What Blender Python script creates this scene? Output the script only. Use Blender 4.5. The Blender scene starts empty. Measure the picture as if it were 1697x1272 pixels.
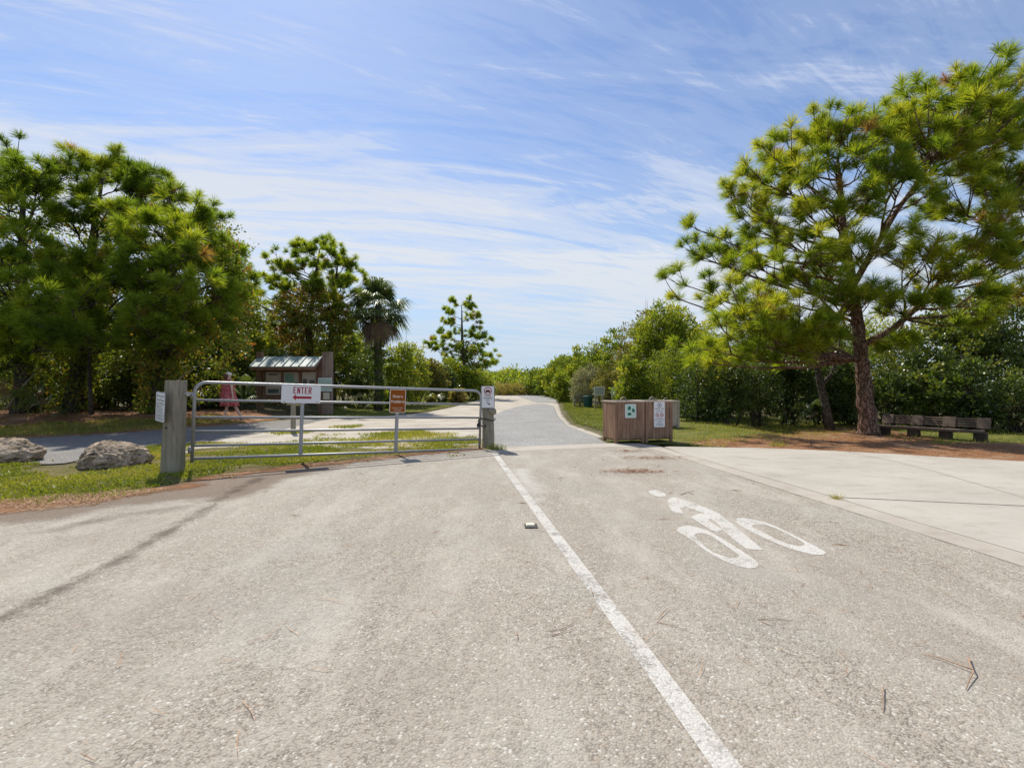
import bpy, bmesh, math, random
import numpy as np
from mathutils import Vector, Matrix, noise as mnoise

S = bpy.context.scene
COL = S.collection
R = math.radians
rng = np.random.default_rng(7)
random.seed(7)

# ------------------------------------------------------------------ camera
F, CX, CY, H = 800.0, 848.5, 636.0, 1.4
cam = bpy.data.cameras.new('camera')
cam.sensor_width = 36.0
cam.lens = F / 1697.0 * 36.0
cam.clip_start = 0.05
cam.clip_end = 6000
cam_o = bpy.data.objects.new('camera', cam)
COL.objects.link(cam_o)
cam_o.location = (0, 0, H)
cam_o.rotation_euler = (R(90), 0, 0)
S.camera = cam_o

# ------------------------------------------------------------------ light
SUN_AZ, SUN_EL = -29.2, 50.8          # azimuth from +Y towards +X
SKY_STRENGTH = 0.105
S.view_settings.view_transform = 'Standard'
S.view_settings.look = 'None'
S.view_settings.gamma = 1.0
S.view_settings.exposure = 0.24
S.cycles.max_bounces = 7
S.cycles.diffuse_bounces = 4
S.cycles.transmission_bounces = 5
S.cycles.transparent_max_bounces = 14
S.cycles.caustics_reflective = False
S.cycles.caustics_refractive = False

sun = bpy.data.lights.new('sun', 'SUN')
sun.energy = 5.0
sun.angle = R(0.55)
sun.color = (1.0, 0.935, 0.83)
sun_o = bpy.data.objects.new('sun', sun)
COL.objects.link(sun_o)
sd_ = Vector((math.sin(R(SUN_AZ)) * math.cos(R(SUN_EL)), math.cos(R(SUN_AZ)) * math.cos(R(SUN_EL)), math.sin(R(SUN_EL))))
sun_o.rotation_euler = sd_.to_track_quat('Z', 'Y').to_euler()
sun_o.location = (0, 0, 60)

world = bpy.data.worlds.new('World')
S.world = world
world.use_nodes = True


class NT:
    """tiny node-tree helper"""
    def __init__(s, tree):
        s.t = tree
        tree.nodes.clear()

    def n(s, typ, **kw):
        nd = s.t.nodes.new(typ)
        for k, v in kw.items():
            if k.startswith('i_'):
                k2 = k[2:]
                nd.inputs[int(k2) if k2.isdigit() else k2.replace('_', ' ')].default_value = v
            else:
                setattr(nd, k, v)
        return nd

    def l(s, a, b):
        s.t.links.new(a, b)

    def math(s, op, a, b=None, clamp=False):
        nd = s.n('ShaderNodeMath', operation=op)
        nd.use_clamp = clamp
        for i, v in enumerate((a, b)):
            if v is None:
                continue
            if isinstance(v, (int, float)):
                nd.inputs[i].default_value = v
            else:
                s.l(v, nd.inputs[i])
        return nd.outputs[0]

    def ramp(s, fac, stops, interp='LINEAR'):
        nd = s.n('ShaderNodeValToRGB')
        cr = nd.color_ramp
        cr.interpolation = interp
        while len(cr.elements) < len(stops):
            cr.elements.new(0.5)
        for e, (p, c) in zip(cr.elements, stops):
            e.position = p
            e.color = (c, c, c, 1) if isinstance(c, (int, float)) else (*c, 1)
        s.l(fac, nd.inputs[0])
        return nd.outputs[0]

    def noise(s, vec, scale, detail=4, rough=0.55, dist=0.0):
        nd = s.n('ShaderNodeTexNoise')
        nd.inputs['Scale'].default_value = scale
        nd.inputs['Detail'].default_value = detail
        nd.inputs['Roughness'].default_value = rough
        nd.inputs['Distortion'].default_value = dist
        if vec is not None:
            s.l(vec, nd.inputs['Vector'])
        return nd.outputs['Fac']

    def mapping(s, vec, scale=(1, 1, 1), rot=(0, 0, 0), loc=(0, 0, 0)):
        nd = s.n('ShaderNodeMapping')
        nd.inputs['Scale'].default_value = scale
        nd.inputs['Rotation'].default_value = rot
        nd.inputs['Location'].default_value = loc
        s.l(vec, nd.inputs['Vector'])
        return nd.outputs[0]

    def mix(s, fac, a, b, blend='MIX'):
        nd = s.n('ShaderNodeMix', data_type='RGBA', blend_type=blend)
        for i, v in ((0, fac), (6, a), (7, b)):
            if isinstance(v, (int, float)):
                nd.inputs[i].default_value = v
            elif isinstance(v, tuple):
                nd.inputs[i].default_value = (*v, 1)
            else:
                s.l(v, nd.inputs[i])
        return nd.outputs[2]


# ---- sky: physical sky with thin cirrus
w = NT(world.node_tree)
sky = w.n('ShaderNodeTexSky', sky_type='NISHITA')
sky.sun_disc = False
sky.sun_elevation = R(SUN_EL)
sky.sun_rotation = R(SUN_AZ)
sky.altitude = 5
sky.air_density = 1.0
sky.dust_density = 0.35
sky.ozone_density = 2.2
tc = w.n('ShaderNodeTexCoord')
sep = w.n('ShaderNodeSeparateXYZ')
w.l(tc.outputs['Generated'], sep.inputs[0])
den = w.math('ADD', w.math('MAXIMUM', sep.outputs[2], 0.0), 0.16)
cmb = w.n('ShaderNodeCombineXYZ')
w.l(w.math('DIVIDE', sep.outputs[0], den), cmb.inputs[0])
w.l(w.math('DIVIDE', sep.outputs[1], den), cmb.inputs[1])
cv = cmb.outputs[0]
cv = w.mapping(cv, rot=(0, 0, R(-20)))
m1 = w.mapping(cv, scale=(0.62, 1.5, 1), loc=(0.35, 0.55, 0))
n_big = w.noise(m1, 0.85, 3, 0.5, 0.5)
m2 = w.mapping(w.mapping(cv, rot=(0, 0, R(7))), scale=(0.6, 3.0, 1), loc=(3.1, 1.7, 0))
n_mid = w.noise(m2, 1.5, 9, 0.66, 1.7)
m3 = w.mapping(w.mapping(cv, rot=(0, 0, R(-9))), scale=(0.9, 6.0, 1), loc=(1.1, 8.7, 0))
n_fine = w.noise(m3, 2.6, 10, 0.70, 1.4)
cl = w.math('ADD', w.math('MULTIPLY', n_big, 0.85), w.math('MULTIPLY', n_mid, 1.05))
cl = w.math('ADD', cl, w.math('MULTIPLY', n_fine, 0.42))
# a broad band of cloud that slopes down from the left towards the middle of the view
yy_ = w.math('MAXIMUM', sep.outputs[1], 0.15)
u_ = w.math('DIVIDE', sep.outputs[0], yy_)
v_ = w.math('DIVIDE', sep.outputs[2], yy_)
v0 = w.math('ADD', w.math('MULTIPLY', u_, -0.17), 0.25)
dv_ = w.math('DIVIDE', w.math('SUBTRACT', v_, v0), 0.13)
band = w.math('POWER', 2.718, w.math('MULTIPLY', w.math('MULTIPLY', dv_, dv_), -1.0))
cl = w.math('ADD', w.math('MULTIPLY', cl, 0.48), w.math('MULTIPLY', band, 0.115))
cfac = w.ramp(cl, [(0.45, 0.12), (0.53, 0.27), (0.61, 0.66), (0.69, 1.0)], 'EASE')
hz = w.ramp(sep.outputs[2], [(0.0, 0.92), (0.10, 0.72), (0.22, 0.25), (0.40, 0.0)])
skytint = w.mix(1.0, sky.outputs[0], (0.88, 1.0, 1.16), 'MULTIPLY')
skyh = w.mix(hz, skytint, (3.7, 4.9, 6.2))
ccol = w.ramp(sep.outputs[2], [(0.0, (5.2, 5.9, 6.8)), (0.25, (6.0, 6.4, 7.0)), (0.6, (4.9, 5.5, 7.2))])
skyc = w.mix(cfac, skyh, ccol)
bg = w.n('ShaderNodeBackground')
bg.inputs['Strength'].default_value = SKY_STRENGTH
w.l(skyc, bg.inputs['Color'])
wo = w.n('ShaderNodeOutputWorld')
w.l(bg.outputs[0], wo.inputs['Surface'])


# ------------------------------------------------------------------ helpers
def sm(t):
    t = np.clip(t, 0, 1)
    return t * t * (3 - 2 * t)


def hgt(x, y):
    """terrain height: flat lot, a dip towards the bench, a low bank under the left trees"""
    x = np.asarray(x, float); y = np.asarray(y, float)
    dip = -0.28 * sm((y - 10.8) / 2.6) * sm((x - 6.6) / 2.4)
    bank = 0.30 * sm((y - 13.6) / 4.0) * sm((-x - 8.5) / 3.0)
    return dip + bank


def hz_(x, y):
    return float(hgt(x, y))


def G(px, py):
    d = F * H / (py - CY)
    for _ in range(12):
        d = 0.5 * d + 0.5 * F * (H - float(hgt((px - CX) / F * d, d))) / (py - CY)
    return ((px - CX) / F * d, d)


def GX(px, d):
    return (px - CX) / F * d


def P(px, py, d):
    return Vector(((px - CX) / F * d, d, H + (CY - py) / F * d))


def tag(o, label=None, cat=None, group=None, kind=None):
    if label: o['label'] = label
    if cat: o['category'] = cat
    if group: o['group'] = group
    if kind: o['kind'] = kind
    return o


def empty(name, loc, label, cat, group=None, rot=(0, 0, 0)):
    o = bpy.data.objects.new(name, None)
    o.empty_display_size = 0.2
    COL.objects.link(o)
    o.location = loc
    o.rotation_euler = rot
    return tag(o, label, cat, group)


def link_mesh(name, me, mat=None, parent=None):
    o = bpy.data.objects.new(name, me)
    COL.objects.link(o)
    if mat is not None and not me.materials:
        me.materials.append(mat)
    if parent is not None:
        o.parent = parent
    return o


def np_mesh(name, V, faces, mat, parent=None, attrs=None, smooth=False):
    """V (n,3); faces: list of int arrays (m,k)"""
    V = np.asarray(V, np.float32)
    me = bpy.data.meshes.new(name)
    me.vertices.add(len(V))
    me.vertices.foreach_set('co', V.ravel())
    faces = [np.asarray(f, np.int32) for f in faces if len(f)]
    nl = sum(f.size for f in faces)
    nf = sum(len(f) for f in faces)
    me.loops.add(nl)
    me.polygons.add(nf)
    me.loops.foreach_set('vertex_index', np.concatenate([f.ravel() for f in faces]))
    tot = np.concatenate([np.full(len(f), f.shape[1], np.int32) for f in faces])
    st = np.concatenate([[0], np.cumsum(tot)[:-1]]).astype(np.int32)
    me.polygons.foreach_set('loop_start', st)
    if attrs:
        for k, a in attrs.items():
            at = me.attributes.new(k, 'FLOAT', 'POINT')
            at.data.foreach_set('value', np.asarray(a, np.float32))
    me.update(calc_edges=True)
    me.validate()
    if smooth:
        me.polygons.foreach_set('use_smooth', np.ones(nf, bool))
    return link_mesh(name, me, mat, parent)


class MB:
    """collects boxes, tubes and plates into ONE mesh"""
    def __init__(s):
        s.v = []; s.f = []; s.t = []

    def add(s, vs, fs, tone=0.5):
        o = len(s.v)
        s.v += [tuple(v) for v in vs]
        s.f += [tuple(i + o for i in f) for f in fs]
        s.t += [tone] * len(vs)
        return s

    def box(s, c, size, M=None, tone=None, taper=1.0):
        if tone is None: tone = random.random()
        x, y, z = (a / 2 for a in size)
        vs = [Vector((sx * x * (taper if sz > 0 else 1), sy * y * (taper if sz > 0 else 1), sz * z)) for sz in (-1, 1) for sx, sy in ((-1, -1), (1, -1), (1, 1), (-1, 1))]
        if M is not None: vs = [M @ v for v in vs]
        vs = [v + Vector(c) for v in vs]
        return s.add(vs, [(3, 2, 1, 0), (4, 5, 6, 7), (0, 1, 5, 4), (1, 2, 6, 5), (2, 3, 7, 6), (3, 0, 4, 7)], tone)

    def tube(s, pts, rad, n=8, tone=0.5, cap=True, wob=0.0):
        pts = [Vector(p) for p in pts]
        if isinstance(rad, (int, float)): rad = [rad] * len(pts)
        vs, fs = [], []
        up = None
        for i, p in enumerate(pts):
            a = pts[max(i - 1, 0)]; b = pts[min(i + 1, len(pts) - 1)]
            t = (b - a).normalized()
            if up is None:
                up = t.orthogonal().normalized()
            else:
                up = (up - t * up.dot(t))
                up = up.normalized() if up.length > 1e-6 else t.orthogonal().normalized()
            sd = t.cross(up)
            for k in range(n):
                an = 2 * math.pi * k / n
                r = rad[i] * (1 + (wob * (random.random() - .5) if wob else 0))
                vs.append(p + (up * math.cos(an) + sd * math.sin(an)) * r)
        for i in range(len(pts) - 1):
            for k in range(n):
                a = i * n + k; b = i * n + (k + 1) % n
                fs.append((a, b, b + n, a + n))
        if cap:
            fs.append(tuple(range(n - 1, -1, -1)))
            m = (len(pts) - 1) * n
            fs.append(tuple(m + k for k in range(n)))
        return s.add(vs, fs, tone)

    def prism(s, outline, y0, y1, M=None, tone=0.5):
        """outline in x,z; extruded along y"""
        n = len(outline)
        vs = [Vector((x, y0, z)) for x, z in outline] + [Vector((x, y1, z)) for x, z in outline]
        if M is not None: vs = [M @ v for v in vs]
        fs = [tuple(range(n)), tuple(range(2 * n - 1, n - 1, -1))]
        for i in range(n):
            j = (i + 1) % n
            fs.append((j, i, i + n, j + n))
        return s.add(vs, fs, tone)

    def build(s, name, mat, parent=None, smooth=False, bevel=0):
        me = bpy.data.meshes.new(name)
        me.from_pydata(s.v, [], s.f)
        at = me.attributes.new('tone', 'FLOAT', 'POINT')
        at.data.foreach_set('value', np.asarray(s.t, np.float32))
        if bevel:
            bm = bmesh.new(); bm.from_mesh(me)
            bmesh.ops.bevel(bm, geom=bm.edges[:], offset=bevel, segments=2, affect='EDGES', clamp_overlap=True)
            bm.to_mesh(me); bm.free()
        me.update()
        if smooth:
            me.polygons.foreach_set('use_smooth', np.ones(len(me.polygons), bool))
        return link_mesh(name, me, mat, parent)


def rrect(w_, h_, r, n=5):
    pts = []
    for cx, cz, a0 in ((w_ / 2 - r, h_ / 2 - r, 0), (-w_ / 2 + r, h_ / 2 - r, 90), (-w_ / 2 + r, -h_ / 2 + r, 180), (w_ / 2 - r, -h_ / 2 + r, 270)):
        for k in range(n + 1):
            a = R(a0 + 90 * k / n)
            pts.append((cx + r * math.cos(a), cz + r * math.sin(a)))
    return pts


def circ(cx, cz, r, n=28, rz=None):
    rz = rz or r
    return [(cx + r * math.cos(2 * math.pi * k / n), cz + rz * math.sin(2 * math.pi * k / n)) for k in range(n)]


def ring(mb, cx, cz, r0, r1, y0, y1, n=32):
    vs, fs = [], []
    for k in range(n):
        a = 2 * math.pi * k / n
        for r, y in ((r0, y0), (r1, y0), (r1, y1), (r0, y1)):
            vs.append((cx + r * math.cos(a), y, cz + r * math.sin(a)))
    for k in range(n):
        a = 4 * k; b = 4 * ((k + 1) % n)
        for i in range(4):
            j = (i + 1) % 4
            fs.append((a + i, b + i, b + j, a + j))
    mb.add(vs, fs)


def text_mesh(name, txt, size, mat, parent, loc, sx=1.0, bold=0.0, align='CENTER'):
    cu = bpy.data.curves.new('lettering', 'FONT')
    cu.body = txt
    cu.size = size
    cu.align_x = align
    cu.align_y = 'CENTER'
    cu.extrude = 0.0012
    cu.offset = bold
    o = bpy.data.objects.new('lettering', cu)
    COL.objects.link(o)
    dg = bpy.context.evaluated_depsgraph_get()
    me = bpy.data.meshes.new_from_object(o.evaluated_get(dg))
    bpy.data.objects.remove(o)
    me.materials.clear()
    for v in me.vertices:
        x, y, z = v.co
        v.co = (x * sx, -z, y)
    ob = link_mesh(name, me, mat, parent)
    ob.location = loc
    return ob


# ------------------------------------------------------------------ materials
def mat_new(name):
    m = bpy.data.materials.new(name)
    m.use_nodes = True
    return m, NT(m.node_tree)


def out(t, sh):
    o = t.n('ShaderNodeOutputMaterial')
    t.l(sh, o.inputs['Surface'])


def pbsdf(t, col, rough=0.8, spec=0.3, metal=0.0, bump=None, bstr=0.3, bdist=0.02):
    p = t.n('ShaderNodeBsdfPrincipled')
    if isinstance(col, tuple): p.inputs['Base Color'].default_value = (*col, 1)
    else: t.l(col, p.inputs['Base Color'])
    if isinstance(rough, (int, float)): p.inputs['Roughness'].default_value = rough
    else: t.l(rough, p.inputs['Roughness'])
    p.inputs['Specular IOR Level'].default_value = spec
    p.inputs['Metallic'].default_value = metal
    if bump is not None:
        b = t.n('ShaderNodeBump')
        b.inputs['Strength'].default_value = bstr
        b.inputs['Distance'].default_value = bdist
        t.l(bump, b.inputs['Height'])
        t.l(b.outputs[0], p.inputs['Normal'])
    return p.outputs[0]


def objc(t): return t.n('ShaderNodeTexCoord').outputs['Object']
def posc(t): return t.n('ShaderNodeNewGeometry').outputs['Position']
def attr(t, name): return t.n('ShaderNodeAttribute', attribute_name=name).outputs['Fac']


def plain(name, col, rough=0.6, spec=0.3, metal=0.0, var=0.15, scale=8.0):
    m, t = mat_new(name)
    nz = t.noise(objc(t), scale, 5, 0.6)
    c = t.mix(nz, tuple(a * (1 - var) for a in col), tuple(min(1, a * (1 + var)) for a in col))
    out(t, pbsdf(t, c, rough, spec, metal))
    return m


def leaf_mat(name, stops, trans=0.42, tmul=(1.5, 1.4, 0.5), rough=0.5, spec=0.25):
    m, t = mat_new(name)
    a = attr(t, 'tone')
    c = t.ramp(a, stops)
    p = pbsdf(t, c, rough, spec)
    tr = t.n('ShaderNodeBsdfTranslucent')
    t.l(t.mix(1.0, c, tmul, 'MULTIPLY'), tr.inputs['Color'])
    mx = t.n('ShaderNodeMixShader')
    mx.inputs[0].default_value = trans
    t.l(p, mx.inputs[1]); t.l(tr.outputs[0], mx.inputs[2])
    out(t, mx.outputs[0])
    return m


M_needle = leaf_mat('pine_needles', [(0.0, (0.079, 0.133, 0.022)), (0.35, (0.145, 0.232, 0.030)), (0.62, (0.248, 0.337, 0.036)), (0.82, (0.381, 0.400, 0.047)), (0.90, (0.36, 0.26, 0.09)), (1.0, (0.27, 0.14, 0.075))], 0.56, (1.6, 1.45, 0.5))
M_leaf = leaf_mat('broad_leaves', [(0.0, (0.078, 0.116, 0.022)), (0.4, (0.161, 0.229, 0.032)), (0.75, (0.291, 0.348, 0.041)), (1.0, (0.404, 0.392, 0.061))], 0.40)
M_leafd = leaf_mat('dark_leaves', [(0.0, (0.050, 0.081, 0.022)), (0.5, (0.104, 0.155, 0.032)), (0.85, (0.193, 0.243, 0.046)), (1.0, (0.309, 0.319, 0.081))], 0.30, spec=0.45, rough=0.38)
M_silver = leaf_mat('silver_leaves', [(0.0, (0.125, 0.138, 0.088)), (0.45, (0.237, 0.237, 0.150)), (0.75, (0.350, 0.350, 0.237)), (1.0, (0.450, 0.400, 0.300))], 0.25)
M_olive = leaf_mat('olive_leaves', [(0.0, (0.087, 0.094, 0.032)), (0.5, (0.189, 0.196, 0.051)), (1.0, (0.348, 0.275, 0.102))], 0.35)
M_vine = leaf_mat('vine_leaves', [(0.0, (0.061, 0.100, 0.021)), (0.45, (0.147, 0.207, 0.033)), (0.7, (0.259, 0.293, 0.045)), (0.86, (0.328, 0.224, 0.060)), (1.0, (0.293, 0.121, 0.045))], 0.42)
M_palm = leaf_mat('palm_fronds', [(0.0, (0.05, 0.075, 0.03)), (0.45, (0.11, 0.155, 0.055)), (0.72, (0.22, 0.26, 0.085)), (0.85, (0.24, 0.175, 0.10)), (1.0, (0.17, 0.115, 0.085))], 0.30, spec=0.4, rough=0.4)
M_grass = leaf_mat('grass_blades', [(0.0, (0.11, 0.14, 0.024)), (0.4, (0.21, 0.25, 0.038)), (0.7, (0.34, 0.335, 0.065)), (0.88, (0.44, 0.36, 0.15)), (1.0, (0.42, 0.27, 0.14))], 0.35)
M_litter = leaf_mat('pine_litter', [(0.0, (0.182, 0.085, 0.039)), (0.5, (0.351, 0.176, 0.085)), (1.0, (0.546, 0.338, 0.182))], 0.1)


def bark_mat(name, c0, c1, c2, sc=1.0):
    m, t = mat_new(name)
    o = objc(t)
    v = t.n('ShaderNodeTexVoronoi', feature='DISTANCE_TO_EDGE')
    v.inputs['Scale'].default_value = 9 * sc
    dist = t.n('ShaderNodeVectorMath', operation='ADD')
    nz = t.n('ShaderNodeTexNoise'); nz.inputs['Scale'].default_value = 6 * sc
    t.l(o, nz.inputs['Vector'])
    sc2 = t.n('ShaderNodeVectorMath', operation='SCALE'); sc2.inputs['Scale'].default_value = 0.25
    t.l(nz.outputs['Color'], sc2.inputs[0])
    t.l(t.mapping(o, (1, 1, 0.33)), dist.inputs[0]); t.l(sc2.outputs[0], dist.inputs[1])
    t.l(dist.outputs[0], v.inputs['Vector'])
    crack = t.ramp(v.outputs[0], [(0.0, 0.0), (0.10, 0.75), (0.3, 1.0)])
    n1 = t.noise(t.mapping(o, (1, 1, 0.4)), 14 * sc, 6, 0.65)
    c = t.mix(n1, c1, c2)
    c = t.mix(crack, c0, c)
    hsum = t.math('ADD', crack, t.math('MULTIPLY', n1, 0.5))
    out(t, pbsdf(t, c, 0.92, 0.1, bump=hsum, bstr=0.9, bdist=0.035))
    return m


M_bark = bark_mat('pine_bark', (0.05, 0.030, 0.021), (0.20, 0.115, 0.077), (0.36, 0.25, 0.185))
M_bark2 = bark_mat('grey_bark', (0.03, 0.025, 0.02), (0.10, 0.085, 0.065), (0.20, 0.175, 0.14), 1.4)
M_stem = bark_mat('pale_stem_bark', (0.06, 0.048, 0.036), (0.17, 0.14, 0.105), (0.30, 0.25, 0.195), 2.0)
M_twig = plain('dead_twig', (0.34, 0.30, 0.23), 0.9, 0.1, var=0.3)


def wood_mat(name, c0, c1, c2):
    m, t = mat_new(name)
    o = objc(t)
    a = attr(t, 'tone')
    g = t.noise(t.mapping(o, (28, 28, 1.6)), 1.4, 6, 0.65, 0.4)
    st = t.noise(t.mapping(o, (3, 3, 1.2)), 1.6, 4, 0.6)
    c = t.mix(t.math('ADD', t.math('MULTIPLY', a, 0.55), t.math('MULTIPLY', g, 0.45)), c1, c2)
    c = t.mix(t.ramp(g, [(0.30, 0.8), (0.52, 0.0)]), c, c0)
    c = t.mix(t.ramp(st, [(0.35, 0.45), (0.65, 0.0)]), c, c0)
    out(t, pbsdf(t, c, 0.85, 0.2, bump=g, bstr=0.5, bdist=0.006))
    return m


M_wood = wood_mat('weathered_planks', (0.10, 0.058, 0.036), (0.25, 0.145, 0.09), (0.43, 0.275, 0.18))
M_woodg = wood_mat('grey_timber', (0.130, 0.114, 0.081), (0.260, 0.234, 0.169), (0.429, 0.390, 0.299))
M_woodl = wood_mat('pale_timber_cap', (0.260, 0.208, 0.156), (0.494, 0.403, 0.312), (0.676, 0.572, 0.455))
M_woodr = wood_mat('red_brown_timber', (0.09, 0.05, 0.033), (0.22, 0.125, 0.08), (0.32, 0.195, 0.13))
M_bench = wood_mat('bench_planks', (0.07, 0.05, 0.037), (0.15, 0.11, 0.08), (0.23, 0.17, 0.13))


def galv():
    m, t = mat_new('galvanised_steel')
    o = objc(t)
    n1 = t.noise(o, 30, 4, 0.6)
    n2 = t.noise(o, 3, 5, 0.6)
    c = t.mix(n1, (0.27, 0.28, 0.29), (0.42, 0.43, 0.43))
    c = t.mix(t.ramp(n2, [(0.5, 0.0), (0.75, 0.35)]), c, (0.36, 0.34, 0.31))
    out(t, pbsdf(t, c, t.ramp(n1, [(0.3, 0.42), (0.7, 0.6)]), 0.5, 0.55))
    return m


M_galv = galv()
M_dark = plain('dark_metal', (0.04, 0.04, 0.042), 0.5, 0.4, 0.6)
M_white = plain('white_sign_face', (0.74, 0.74, 0.73), 0.45, 0.4, var=0.05)
M_red = plain('red_lettering', (0.36, 0.022, 0.035), 0.5, 0.3, var=0.1)
M_black = plain('black_lettering', (0.03, 0.03, 0.03), 0.5, 0.3)
M_greytext = plain('faded_lettering', (0.20, 0.205, 0.20), 0.6, 0.2)
M_brown = plain('brown_sign_face', (0.27, 0.078, 0.012), 0.6, 0.12, var=0.08)
M_cream = plain('cream_lettering', (0.72, 0.64, 0.54), 0.5, 0.3, var=0.05)
M_mint = plain('pale_mint_sign_face', (0.50, 0.64, 0.55), 0.45, 0.4, var=0.08)
M_green = plain('green_emblem', (0.012, 0.16, 0.11), 0.5, 0.3)
M_bin = plain('green_plastic', (0.012, 0.07, 0.055), 0.5, 0.3)
M_poster = plain('poster_paper', (0.52, 0.46, 0.38), 0.5, 0.4, var=0.12, scale=3)
M_postg = plain('teal_poster_print', (0.19, 0.33, 0.27), 0.5, 0.4, var=0.5, scale=5)
M_postd = plain('dark_poster_print', (0.10, 0.12, 0.11), 0.5, 0.4, var=0.6, scale=6)
M_skin = plain('skin', (0.62, 0.40, 0.30), 0.55, 0.3, var=0.08)
M_hair = plain('hair', (0.10, 0.06, 0.035), 0.6, 0.3)
M_cap = plain('cap_fabric', (0.74, 0.68, 0.56), 0.9, 0.1)
M_shoe = plain('shoe_leather', (0.20, 0.13, 0.11), 0.6, 0.3)


def metal_roof():
    m, t = mat_new('weathered_metal_roof')
    o = objc(t)
    n = t.noise(t.mapping(o, (2.0, 0.6, 0.6)), 2.2, 6, 0.65)
    a = attr(t, 'tone')
    c = t.mix(t.ramp(n, [(0.35, 0.0), (0.65, 1.0)]), (0.20, 0.31, 0.27), (0.42, 0.46, 0.42))
    c = t.mix(t.math('MULTIPLY', a, 0.5), c, (0.40, 0.43, 0.40))
    out(t, pbsdf(t, c, 0.6, 0.3, 0.0))
    return m


M_roof = metal_roof()


def dress_mat():
    m, t = mat_new('red_floral_cotton')
    o = objc(t)
    v = t.n('ShaderNodeTexVoronoi'); v.inputs['Scale'].default_value = 24
    t.l(o, v.inputs['Vector'])
    c = t.mix(t.ramp(v.outputs['Distance'], [(0.22, 1.0), (0.34, 0.0)]), (0.42, 0.075, 0.08), (0.78, 0.55, 0.50))
    v2 = t.n('ShaderNodeTexVoronoi'); v2.inputs['Scale'].default_value = 15
    t.l(o, v2.inputs['Vector'])
    c = t.mix(t.ramp(v2.outputs['Distance'], [(0.15, 0.7), (0.25, 0.0)]), c, (0.11, 0.02, 0.035))
    out(t, pbsdf(t, c, 0.9, 0.1))
    return m


M_dress = dress_mat()


def stone():
    m, t = mat_new('limestone_boulder')
    o = objc(t)
    n1 = t.noise(o, 4, 9, 0.68)
    n2 = t.noise(o, 22, 6, 0.7)
    n3 = t.noise(t.mapping(o, (1, 1, 2.2)), 7, 7, 0.7, 0.6)
    c = t.ramp(n1, [(0.30, (0.168, 0.131, 0.090)), (0.42, (0.336, 0.263, 0.185)), (0.55, (0.515, 0.404, 0.290)), (0.70, (0.672, 0.536, 0.389))])
    c = t.mix(t.ramp(n3, [(0.38, 0.9), (0.5, 0.0)]), c, (0.078, 0.065, 0.049))
    hsum = t.math('ADD', t.math('MULTIPLY', n2, 0.5), n3)
    out(t, pbsdf(t, c, 0.95, 0.1, bump=hsum, bstr=1.0, bdist=0.05))
    return m


M_stone = stone()


# ---- ground materials; 'sd' = metres inside the patch outline
def edge_out(t, sh, amp, nscale, soft, pv):
    s = attr(t, 'sd')
    n1 = t.noise(pv, nscale, 7, 0.66)
    n2 = t.noise(pv, nscale * 6.5, 4, 0.7)
    e = t.math('ADD', t.math('MULTIPLY', t.math('SUBTRACT', n1, 0.5), amp), t.math('MULTIPLY', t.math('SUBTRACT', n2, 0.5), amp * 0.45))
    e = t.math('ADD', s, e)
    fac = t.n('ShaderNodeMapRange')
    fac.inputs['From Min'].default_value = -soft
    fac.inputs['From Max'].default_value = soft
    t.l(e, fac.inputs['Value'])
    tr = t.n('ShaderNodeBsdfTransparent')
    mx = t.n('ShaderNodeMixShader')
    t.l(fac.outputs[0], mx.inputs[0]); t.l(tr.outputs[0], mx.inputs[1]); t.l(sh, mx.inputs[2])
    out(t, mx.outputs[0])


def ground_mat():
    m, t = mat_new('sandy_soil')
    p = posc(t)
    n1 = t.noise(p, 0.8, 8, 0.65)
    n2 = t.noise(p, 9, 7, 0.7)
    n3 = t.noise(p, 70, 3, 0.7)
    c = t.ramp(n1, [(0.35, (0.10, 0.085, 0.045)), (0.5, (0.17, 0.145, 0.085)), (0.65, (0.27, 0.215, 0.14))])
    c = t.mix(t.ramp(n2, [(0.42, 0.0), (0.6, 0.75)]), c, (0.115, 0.13, 0.04))
    c = t.mix(t.ramp(n3, [(0.35, 0.6), (0.6, 0.0)]), c, (0.07, 0.055, 0.035))
    out(t, pbsdf(t, c, 0.95, 0.05, bump=n3, bstr=0.6, bdist=0.03))
    return m


def turf_mat(name, c0, c1, c2, amp=0.55, soft=0.12):
    m, t = mat_new(name)
    p = posc(t)
    n1 = t.noise(p, 1.6, 8, 0.66)
    n2 = t.noise(p, 24, 5, 0.7)
    c = t.ramp(n1, [(0.33, c0), (0.5, c1), (0.68, c2)])
    c = t.mix(t.ramp(n2, [(0.35, 0.7), (0.6, 0.0)]), c, tuple(a * 0.4 for a in c0))
    edge_out(t, pbsdf(t, c, 0.95, 0.05, bump=n2, bstr=0.7, bdist=0.03), amp, 1.8, soft, p)
    return m


def straw_mat(name='pine_straw', amp=0.7):
    m, t = mat_new(name)
    p = posc(t)
    n1 = t.noise(p, 1.3, 6, 0.62)
    n2 = t.noise(t.mapping(p, (22, 46, 30), (0, 0, 0.5)), 1.0, 5, 0.75, 1.2)
    n3 = t.noise(t.mapping(p, (50, 20, 30), (0, 0, -0.3)), 1.0, 5, 0.75, 1.2)
    c = t.ramp(n2, [(0.32, (0.085, 0.042, 0.022)), (0.5, (0.22, 0.112, 0.056)), (0.66, (0.38, 0.22, 0.12))])
    c2 = t.ramp(n3, [(0.32, (0.11, 0.05, 0.028)), (0.5, (0.26, 0.125, 0.062)), (0.7, (0.42, 0.27, 0.16))])
    c = t.mix(0.5, c, c2)
    c = t.mix(t.ramp(n1, [(0.5, 0.0), (0.68, 0.65)]), c, (0.42, 0.32, 0.22))
    edge_out(t, pbsdf(t, c, 0.95, 0.05, bump=n2, bstr=0.6, bdist=0.02), amp, 1.5, 0.10, p)
    return m


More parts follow.
